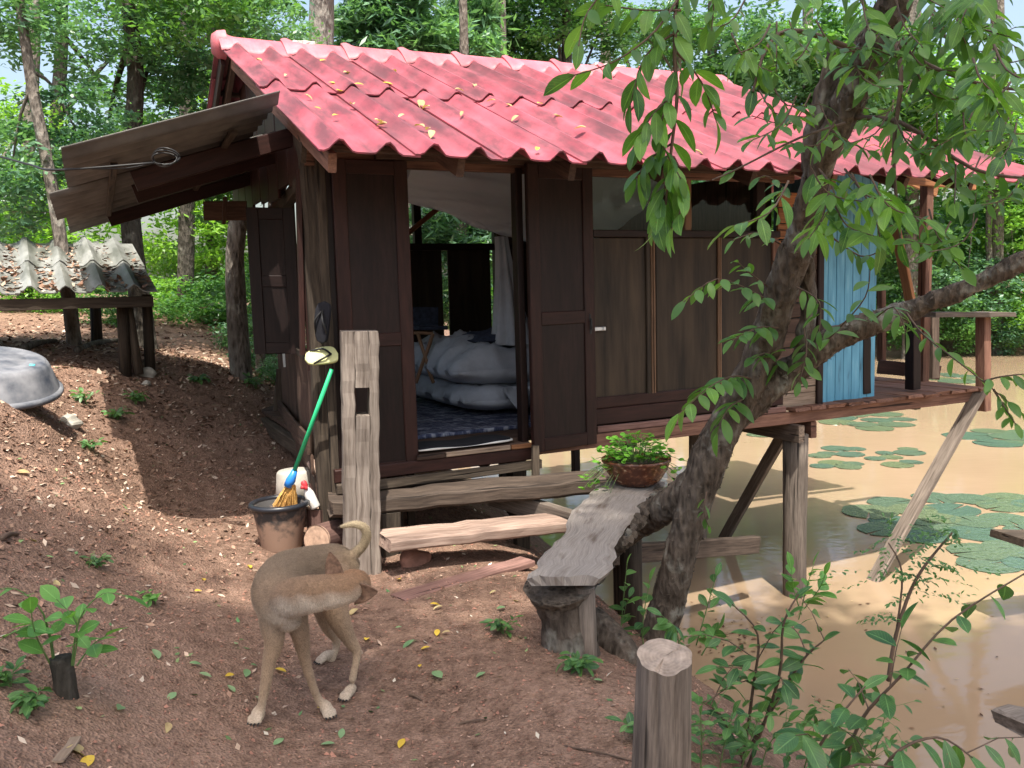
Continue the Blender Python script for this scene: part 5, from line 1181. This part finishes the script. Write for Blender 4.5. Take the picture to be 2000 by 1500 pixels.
def btree(label, px, d, r, crowns, top=None, mat='bark2', lean=0, name='forest_tree', group=None, trunk=True):
    x = (px-1000)/F*d; g = G0(x, d, -.1); t = thing(name, g, label, 'tree', group)
    if trunk:
        tx = top if top is not None else (px+lean, -120)
        e = P(tx[0], tx[1], d+.2); m1 = g.lerp(e, .4)+Vector((random.uniform(-.1, .1), 0, 0)); m2 = g.lerp(e, .72)+Vector((random.uniform(-.1, .1), 0, 0))
        b = MB(); b.tube([g-ZZ*.2, g+ZZ*.15, m1, m2, e], [r*1.5, r*1.1, r*.95, r*.8, r*.6], 12, .05, sub=4); b.build('trunk', MT[mat], t, True)
    for i, (cx, cy, cd_, R_, k) in enumerate(crowns):
        c = P(cx, cy, cd_)
        if trunk:
            s = g.lerp(e, random.uniform(.45, .9)); b = MB(); b.tube([s, (s+c)/2+Vector((0, 0, .15)), c], [r*.35, r*.22, r*.1], 6, .05, sub=3); b.build('limb', MT[mat], t, True)
        mm = Matrix.Translation(c) @ Matrix.Rotation(random.random()*6.28, 4, 'Z') @ Matrix.Diagonal((R_, R_, R_*random.uniform(.7, .95), 1)); place('crown', CR[k], mm, t)
    return t
btree('slim leaning grey trunk standing in front of the low shed', 148, 8.0, .06, [(60, 40, 8.5, .8, 2), (150, 260, 8.6, .7, 2), (20, 350, 8.3, .8, 2)], (30, -60))
btree('dark thick trunk rising behind the right end of the shed', 287, 9.2, .105, [(300, 110, 9.6, .9, 2), (200, 330, 10.2, .8, 1), (400, 250, 10, .8, 2), (360, -40, 9, 1.0, 3)], (235, -80), 'bark3')
btree('grey trunk with pale roots just left of the hut wall', 470, 8.3, .095, [(520, 90, 9.5, .8, 2), (430, 330, 10.3, .8, 0)], (468, 100))
btree('stout pale grey trunk rising straight up behind the ridge', 640, 10.5, .18, [(520, -190, 10.8, 1.0, 3), (760, -220, 10.5, 1.1, 3)], (632, -250), 'barkpale')
btree('thin sapling trunk behind the grey one near the hut wall', 508, 9.6, .05, [(520, 200, 11, .8, 1)], (520, 300))
btree('bright sunlit tree beyond the shed at far left', 60, 12.5, .10, [(10, 260, 13, 1.0, 1), (140, 430, 13, 1.1, 1), (-40, 420, 12, 1.2, 1)])
btree('tall leafy tree between the shed and the hut', 370, 13, .12, [(380, 430, 14, 1.2, 1), (330, 220, 14, 1.2, 0), (480, 170, 14, 1.1, 3), (470, 30, 14, 1.0, 0)], mat='bark3')
btree('sunlit low tree glowing behind the mound', 420, 15, .10, [(390, 560, 15.5, 1.0, 1), (340, 520, 15.5, .9, 5), (460, 500, 15, 1.0, 1)])
btree('dark tree filling the upper left corner', 120, 14, .12, [(330, 20, 15, 1.3, 3), (280, 300, 15.5, 1.3, 0), (60, -80, 14, 1.2, 0)], mat='bark3')
btree('drooping bamboo-like tree behind the left of the roof', 800, 15, .10, [(800, 60, 15, 1.3, 4), (880, 40, 15.5, 1.3, 4), (730, 70, 15, 1.0, 4), (750, -10, 15, 1.1, 4)])
btree('drooping grey-green tree seen through the hut doorway', 900, 13, .09, [(840, 440, 13, .9, 4), (940, 430, 13.5, 1.0, 4), (890, 560, 13.5, 1.0, 4)])
btree('bright low tree seen between the back panels of the hut', 980, 16, .08, [(970, 580, 16, 1.2, 1), (1060, 560, 17, 1.3, 1), (1000, 640, 15, .8, 1)])
btree('round dark tree above the middle of the ridge', 990, 20, .16, [(985, 70, 20, 1.6, 3), (960, -20, 20, 1.8, 2), (1010, 120, 20, 1.2, 3)])
btree('forked tree right of the round dark one', 1080, 19, .15, [(1080, -20, 19, 1.6, 3), (1180, 40, 20, 1.4, 0)], (1105, -60), 'bark3')
btree('slender tree with olive crown above the hanging branch', 1310, 22, .12, [(1330, 60, 22, 1.0, 3), (1290, 130, 24, 1.3, 0), (1240, 60, 22, 1.0, 2)], (1320, -60))
btree('tall pond-side tree with blue-green crown behind the ridge end', 1400, 24, .16, [(1420, 60, 24, 2.0, 2), (1480, 150, 24, 1.8, 2), (1390, 170, 24, 1.3, 0), (1500, 110, 24, 1.5, 3)], (1392, -90))
btree('dense dark tree behind the leaning trunk', 1580, 25, .2, [(1580, 120, 25, 2.3, 0), (1640, 120, 25, 2.2, 3), (1600, 260, 25, 2, 2)])
btree('broad tree on the far bank behind the porch roof', 1780, 28, .22, [(1760, 180, 28, 2.6, 0), (1850, 200, 28, 2.2, 1), (1720, 190, 28, 2.2, 2), (1800, 330, 28, 2.5, 0)])
btree('dark bushy tree on the far bank right of the blue wall', 1790, 29, .18, [(1770, 480, 29, 2.2, 0), (1830, 560, 28.5, 1.9, 2), (1760, 610, 28.5, 1.5, 0)])
btree('yellow-green tree at the right edge on the far bank', 1950, 29, .2, [(1950, 290, 29, 2.0, 1), (1990, 420, 29, 2.0, 1), (1900, 260, 30, 2.0, 5), (1990, 240, 30, 2.2, 0)])
btree('leafy bush at the right edge of the far shore', 1940, 29, .1, [(1930, 560, 29, 1.8, 2), (1990, 610, 29, 1.8, 1), (1880, 630, 28.5, 1.3, 0), (1960, 650, 28.5, 1.2, 2)])
btree('spreading tree beside the pond behind the hut', 1180, 24, .18, [(1200, 300, 24, 2.5, 0), (1320, 420, 24, 2.3, 2), (1450, 430, 25, 2.2, 0), (1560, 450, 25, 2.2, 2)])
# understorey bushes on the left
for (cx, cy, d, R_, k, lab) in ((360, 640, 12, .8, 0, 'dark low bush behind the mound left of the grey trunk'), (420, 610, 12.5, .9, 0, 'leafy bush right of the dark thick trunk'), (330, 600, 13, .8, 1, 'sunlit bush between the shed post and the mound'), (520, 680, 10, .6, 2, 'blue-green bush beside the far corner of the hut'), (545, 730, 9.2, .35, 2, 'small bush in the gap behind the prop board'), (445, 690, 10.5, .5, 0, 'small bush at the foot of the mound by the trunk'), (20, 560, 12, .7, 1, 'grassy bush seen under the left end of the shed roof'), (120, 600, 12, .6, 1, 'grassy bush seen under the middle of the shed roof'), (215, 600, 11, .5, 0, 'low bush behind the shed posts'), (500, 590, 12, 1.0, 0, 'tall dark bush just left of the shutter')):
    btree(lab, cx, d, .03, [(cx, cy, d, R_, k)], trunk=False, name='bush')['category'] = 'bush'
# far wood closing every gap
n = 75000; th = rng.uniform(-2.2, 1.05, n); rr_ = 34+rng.random(n)*8; X = np.sin(th)*rr_; Y = np.cos(th)*rr_; top = 3.4+1.2*np.sin(th*9)+.9*np.sin(th*23+1)+3.2*(th > .2); Zc = -0.5+rng.random(n)**.8*top
a = rng.normal(size=(n, 3)); a /= np.linalg.norm(a, axis=1)[:, None]; u_ = rng.normal(size=(n, 3))+np.array([0, -.4, 1.2]); w_ = np.cross(a, u_); w_ /= np.linalg.norm(w_, axis=1)[:, None]
s = (.20+.16*rng.random((n, 1))); ctr = np.stack([X, Y, Zc], 1); V = np.stack([ctr-a*s, ctr+w_*s*.5, ctr+a*s, ctr-w_*s*.5], 1).reshape(-1, 3)
me = bpy.data.meshes.new('far_woods'); me.from_pydata(V.tolist(), [], ((np.arange(n)*4)[:, None]+np.array([[0, 1, 2, 3]])).tolist()); me.materials.append(MT['f0'])
props(place('far_woods', me, Matrix.Identity(4)), 'distant wood closing the view behind the pond and clearing', 'woods', None, 'stuff')
# trees behind the viewer whose crowns dapple the path
def shade_tree(x, y, crowns, label):
    t = thing('shade_tree', G0(x, y), label, 'tree'); b = MB(); b.tube([G0(x, y, -.3), Vector((x, y, 2.5)), Vector((x*.95, y*.97, 7.0)), Vector((x*.9, y-.8, 11.5))], [.2, .16, .13, .08], 12, .05, sub=4); b.build('trunk', MT['bark2'], t, True)
    for (cx, cy, cz, R_, k) in crowns:
        cx += .05*6; cy -= .456*6; cz += 6; R_ *= 1.08
        b = MB(); b.tube([Vector((x*.95, y*.97, 7.2)), Vector(((x+cx)/2, (y+cy)/2, (7.6+cz)/2)), Vector((cx, cy, cz))], [.05, .03, .015], 6, sub=3); b.build('limb', MT['bark2'], t, True)
        place('crown', CR[k], Matrix.Translation((cx, cy, cz)) @ Matrix.Rotation(cx*3, 4, 'Z') @ Matrix.Diagonal((R_, R_, R_*.6, 1)), t)
shade_tree(-1.9, -2.6, [(-.9, -.3, 6.3, 1.5, 0), (-2.2, -.6, 6.6, 1.3, 5), (-1.2, -2.2, 6.4, 1.6, 3), (-.2, .2, 6.9, 1.3, 0), (-1.5, .35, 7.1, 1.1, 3)], 'tall tree behind the viewer dappling the path')
shade_tree(2.6, -2.2, [(.9, -.2, 6.2, 1.5, 5), (2.3, .2, 6.6, 1.4, 0), (1.0, -1.9, 6.3, 1.6, 3), (1.9, 1.7, 6.0, 1.3, 3), (3.2, 2.1, 6.1, 1.5, 0), (4.6, 1.5, 6.2, 1.5, 3), (3.0, .6, 6.4, 1.5, 0), (2.4, 1.2, 6.0, 1.4, 0), (1.6, 2.2, 6.2, 1.2, 0), (2.6, 2.3, 6.1, 1.3, 3), (3.8, 1.4, 6.3, 1.4, 0), (1.2, 1.0, 6.0, 1.3, 3), (2.1, .4, 6.5, 1.4, 0)], 'tall tree behind the viewer on the pond bank')

# ---- wires
b = MB(); b.tube([P(-20, 300, 5.0), P(60, 322, 4.7), P(113, 332, 4.5), P(300, 318, 4.6)], [.006]*4, 6, sub=4); props(b.build('electric_cable', MT['iron'], None, True), 'black cable running in from the left to the awning', 'cable')
b = MB(); b.tube([P(-20, 408, 9), P(60, 415, 8.6), P(116, 413, 8.2)], [.004]*3, 5, sub=4); props(b.build('electric_cable', MT['grey'], None, True), 'thin pale wire crossing the trees at the left', 'cable')
b = MB()
for k in range(3):
    c = P(322, 312, 4.62); q = [c+Vector((.062*math.cos(a)*(1+.08*k), .02*math.sin(a*2+k), .035*math.sin(a)*(1+.1*k)+.008*k)) for a in np.linspace(0, 6.283, 22)]
    b.tube(q, [.0045]*22, 5)
b.tube([P(300, 318, 4.62), P(250, 328, 4.62), P(180, 330, 4.6)], [.004]*3, 5, sub=3); props(b.build('cable_coil', MT['iron'], None, True), 'small coil of black cable hung under the awning', 'cable coil')
# ================================================================== dog
def fur_mat():
    t = NT('tan_fur'); a = t.n('Attribute', attribute_name='fur'); o = t.map(t.coord('Object'), (1, 1, 1), False)
    g = t.noise(o, 160, 4, .7); g2 = t.noise(o, 26, 4)
    c = t.mix(.55, a.outputs['Color'], t.mix(1.0, a.outputs['Color'], t.ramp(g, [(.3, .45), (.7, 1.5)]), 'MULTIPLY'))
    c = t.mix(.35, c, t.mix(1.0, c, t.ramp(g2, [(.3, .6), (.7, 1.35)]), 'MULTIPLY'))
    t.p(Base_Color=c, Roughness=.85, Specular_IOR_Level=.2); t.bump(g, .45, .006); return t.m
MT['fur'] = fur_mat()
def make_dog():
    dx, dy = 0.0, 0.0
    def Q(px, py, d): return P(px, py, d)
    gz = lambda p: hz(p.x, p.y)
    SLIM = {'trunk': .95, 'neck': .90, 'head': .97, 'muzzle': 1, 'leg': .86, 'tail': .85}
    parts = []                                              # (points, radii, tag)
    def seg(pts, tag, n=14, sub=4, ell=None):
        q = [Q(*p[:3]) for p in pts]; r = [p[3]*SLIM[tag] for p in pts]; q2, r2 = smooth(q, r, sub); parts.append((q2, r2, tag)); return q2
    seg([(566, 1215, 3.05, .045), (556, 1190, 3.07, .094), (548, 1158, 3.18, .116), (560, 1132, 3.30, .116), (590, 1118, 3.40, .106), (622, 1108, 3.48, .098), (655, 1102, 3.53, .090), (678, 1106, 3.55, .066)], 'trunk', 20)
    seg([(548, 1180, 3.10, .075), (572, 1168, 3.02, .078), (610, 1160, 2.97, .073), (650, 1155, 2.97, .066), (682, 1148, 3.00, .060)], 'neck', 16)
    seg([(668, 1148, 3.00, .050), (688, 1142, 3.03, .057), (700, 1140, 3.08, .050)], 'head', 16)
    seg([(698, 1142, 3.06, .046), (705, 1148, 3.12, .032), (704, 1152, 3.19, .024), (700, 1154, 3.22, .017)], 'muzzle', 12)
    # forelegs
    lf = seg([(528, 1165, 3.10, .058), (532, 1212, 3.08, .058), (535, 1255, 3.07, .041), (526, 1292, 3.06, .029), (519, 1335, 3.055, .023), (512, 1372, 3.05, .019), (506, 1402, 3.05, .022)], 'leg')
    rf = seg([(578, 1205, 3.12, .052), (588, 1245, 3.14, .038), (594, 1282, 3.16, .026), (606, 1325, 3.18, .020), (618, 1358, 3.20, .018), (626, 1372, 3.205, .021)], 'leg')
    # hind legs: thigh, knee, hock, shank
    rh = seg([(655, 1120, 3.47, .078), (650, 1165, 3.44, .074), (660, 1205, 3.41, .056), (682, 1248, 3.42, .033), (697, 1274, 3.42, .022), (693, 1305, 3.39, .0175), (688, 1328, 3.37, .019)], 'leg')
    lh = seg([(632, 1130, 3.56, .062), (628, 1175, 3.60, .055), (640, 1222, 3.64, .036), (657, 1250, 3.66, .022), (654, 1275, 3.65, .017), (646, 1292, 3.63, .018)], 'leg')
    seg([(672, 1098, 3.54, .040), (692, 1082, 3.54, .027), (708, 1066, 3.53, .024), (716, 1046, 3.52, .0235), (711, 1030, 3.51, .0215), (695, 1024, 3.50, .019), (677, 1026, 3.49, .014), (660, 1030, 3.48, .006)], 'tail', 12)
    def paw(px, py, d, ax, r, toe=4):
        c = Q(px, py, d); g = gz(c); c.z = g+r*.85; ax = Vector((ax[0], ax[1], 0)).normalized(); sx = Vector((-ax.y, ax.x, 0))
        parts.append(([c-ax*r*1.0+ZZ*r*.5, c+ZZ*r*.25, c+ax*r*.9], [r*.8, r*.98, r*.72], 'paw'))
        for k in range(4):
            s = (k-1.5)*.46*r; f = 1.0 if k in (1, 2) else .72
            a = c+sx*s+ax*(r*.6); e = c+sx*s*1.15+ax*(r*(1.0+.75*f)); e.z = g+r*.42; m_ = (a+e)/2+ZZ*r*.28
            parts.append(([a, m_, e], [r*.36, r*.42, r*.30], 'paw'))
            claws.append((e+ax*r*.22+ZZ*r*.02, ax, r))
    claws = []
    paw(505, 1412, 3.045, (-.12, -1), .0255); paw(637, 1372, 3.20, (.55, -.85), .0255)
    paw(681, 1340, 3.355, (-.45, -.9), .024); paw(636, 1297, 3.61, (-.7, -.7), .023)
    b = MB()
    for q, r, tag in parts:
        # rounded closed tube
        d0 = (q[0]-q[1]).normalized(); d1 = (q[-1]-q[-2]).normalized()
        qq = [q[0]+d0*r[0]*.75, q[0]+d0*r[0]*.45]+q+[q[-1]+d1*r[-1]*.45, q[-1]+d1*r[-1]*.75]; rr = [r[0]*.45, r[0]*.82]+r+[r[-1]*.82, r[-1]*.45]
        b.tube(qq, rr, 16)
    # ears: thin pointed shells
    def ear(a, c, tip, back):
        A, C_, T = Q(*a), Q(*c), Q(*tip); nrm = (C_-A).cross(T-A).normalized()*(.007*back); mid = (A+C_)/2+nrm*1.6
        vs = [A, C_, T, A+nrm, C_+nrm, T+nrm*.4, mid, mid+nrm]
        lo = A.lerp(T, .55)-(C_-A)*.10; hi = C_.lerp(T, .55)+(C_-A)*.06
        vs += [lo, hi, lo+nrm*.9, hi+nrm*.9]
        b.add(vs, [(0, 6, 8), (6, 9, 8), (6, 1, 9), (8, 9, 2), (3, 10, 7), (7, 10, 11), (7, 11, 4), (10, 5, 11), (0, 8, 10, 3), (8, 2, 5, 10), (2, 9, 11, 5), (9, 1, 4, 11), (1, 6, 7, 4), (6, 0, 3, 7)])
    origin = Vector((-.85, 3.3, 0)); origin.z = gz(origin)
    me0 = b.mesh('dog_raw', None, origin, False, True)
    ob = bpy.data.objects.new('dog_raw', me0); col.objects.link(ob)
    mr = ob.modifiers.new('r', 'REMESH'); mr.mode = 'VOXEL'; mr.voxel_size = .0058
    ms_ = ob.modifiers.new('s', 'SMOOTH'); ms_.factor = .5; ms_.iterations = 7
    dg = bpy.context.evaluated_depsgraph_get(); me = bpy.data.meshes.new_from_object(ob.evaluated_get(dg)); me.name = 'dog'
    bpy.data.objects.remove(ob)
    me.polygons.foreach_set('use_smooth', [True]*len(me.polygons)); me.materials.append(MT['fur'])
    # coat colours by the nearest limb and the way the skin faces
    n = len(me.vertices); co = np.empty(n*3, np.float32); me.vertices.foreach_get('co', co); co = co.reshape(-1, 3)+np.array(origin)
    nor = np.empty(n*3, np.float32); me.vertices.foreach_get('normal', nor); nor = nor.reshape(-1, 3)
    tags = ['trunk', 'neck', 'head', 'muzzle', 'leg', 'tail', 'paw']
    dist = np.full((len(tags), n), 9.)
    tt = np.zeros((len(tags), n))
    for q, r, tag in parts:
        k = tags.index(tag)
        for i, (p, rd) in enumerate(zip(q, r)):
            dd = np.linalg.norm(co-np.array(p), axis=1)-rd; m_ = dd < dist[k]; dist[k][m_] = dd[m_]; tt[k][m_] = i/max(1, len(q)-1)
    wgt = np.exp(-np.clip(dist, -.02, 1)/.018)
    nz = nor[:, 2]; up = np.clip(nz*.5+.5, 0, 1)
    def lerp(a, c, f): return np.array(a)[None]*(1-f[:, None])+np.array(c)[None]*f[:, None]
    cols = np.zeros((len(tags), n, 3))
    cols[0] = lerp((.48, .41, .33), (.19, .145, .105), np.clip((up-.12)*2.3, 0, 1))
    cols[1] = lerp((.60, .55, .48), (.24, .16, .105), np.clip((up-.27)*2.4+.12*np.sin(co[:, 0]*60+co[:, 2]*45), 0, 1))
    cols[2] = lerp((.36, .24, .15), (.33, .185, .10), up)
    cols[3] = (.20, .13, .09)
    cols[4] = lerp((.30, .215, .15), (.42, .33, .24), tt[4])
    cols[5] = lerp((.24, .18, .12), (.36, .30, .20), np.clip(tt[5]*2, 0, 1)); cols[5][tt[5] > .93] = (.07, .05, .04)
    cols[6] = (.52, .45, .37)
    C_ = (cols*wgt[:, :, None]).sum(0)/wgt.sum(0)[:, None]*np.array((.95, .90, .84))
    z = co[:, 2]; chest = (np.exp(-np.linalg.norm(co-np.array(P(572, 1215, 2.98)), axis=1)**2/.006))[:, None]; C_ = C_*(1-.6*chest)+np.array((.42, .37, .32))*.6*chest
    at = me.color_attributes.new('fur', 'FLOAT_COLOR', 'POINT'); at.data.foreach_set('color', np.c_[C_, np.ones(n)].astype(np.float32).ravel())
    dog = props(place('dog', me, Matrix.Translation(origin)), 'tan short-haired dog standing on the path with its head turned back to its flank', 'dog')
    # ears, claws, coat
    def earmesh(base_a, base_b, tip, bulge):
        A, B_, T = Q(*base_a), Q(*base_b), Q(*tip); ax = (B_-A); nr_ = ax.cross(T-A).normalized()
        bb = MB()
        def fn(a, c):
            e = A.lerp(B_, a); p = e.lerp(T, c)+ax*((a-.5)*.35*math.sin(math.pi*c*.9)); p = p+nr_*(bulge*(1-(2*a-1)**2)*(1-c*.8))
            return p+nr_*.0035, p-nr_*.0035
        bb.slab(fn, 8, 10); return bb.build('ear', MT['earfur'], dog, True)
    earmesh((638, 1130, 2.985), (672, 1122, 3.0), (644, 1078, 3.01), -.014)
    earmesh((690, 1140, 2.985), (692, 1180, 2.99), (737, 1156, 2.98), -.014)
    b = MB()
    for c, ax, r in claws: b.tube([c-ax*.004, c+ax*.004+ZZ*.002, c+ax*.010-ZZ*.004], [.0035, .003, .001], 5)
    props(b.build('claws', MT['iron'], dog), kind='stuff')
    # short coat: thousands of fine hairs lying back along the body
    tri = len(me.polygons); me.calc_loop_triangles(); lt_ = np.empty(len(me.loop_triangles)*3, np.int32); me.loop_triangles.foreach_get('vertices', lt_); lt_ = lt_.reshape(-1, 3)
    ar = np.linalg.norm(np.cross(co[lt_[:, 1]]-co[lt_[:, 0]], co[lt_[:, 2]]-co[lt_[:, 0]]), axis=1); N = 60000
    pick = rng.choice(len(lt_), N, p=ar/ar.sum()); w3 = rng.dirichlet((1, 1, 1), N)
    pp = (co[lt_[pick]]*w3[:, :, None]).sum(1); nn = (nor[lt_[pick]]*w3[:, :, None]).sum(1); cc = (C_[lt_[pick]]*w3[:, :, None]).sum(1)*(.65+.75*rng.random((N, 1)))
    flow = np.tile(np.array([.25, .6, -.75]), (N, 1))+rng.normal(0, .18, (N, 3)); flow -= nn*(flow*nn).sum(1)[:, None]; flow /= np.linalg.norm(flow, axis=1)[:, None]+1e-6
    dr = flow*.9+nn*.38; ln = (.007+.006*rng.random((N, 1)))*np.where(pp[:, 2:3] < .12, .5, 1); sd = np.cross(dr, nn); sd /= np.linalg.norm(sd, axis=1)[:, None]+1e-6
    V = np.stack([pp-sd*.0006, pp+sd*.0006, pp+dr*ln], 1).reshape(-1, 3)-np.array(origin)
    mh = bpy.data.meshes.new('coat'); mh.from_pydata(V.tolist(), [], (np.arange(N*3).reshape(-1, 3)).tolist()); mh.materials.append(MT['hair'])
    at = mh.color_attributes.new('fur', 'FLOAT_COLOR', 'POINT'); at.data.foreach_set('color', np.repeat(np.c_[cc, np.ones(N)], 3, 0).astype(np.float32).ravel())
    props(place('coat', mh, Matrix.Translation(origin), dog), kind='stuff')
MT['earfur'] = plain('brown_ear_fur', (.17, .10, .065), .9, .45, 60, .3)
MT['hair'] = attr_mat('dog_hair', 'fur', .7)
make_dog()
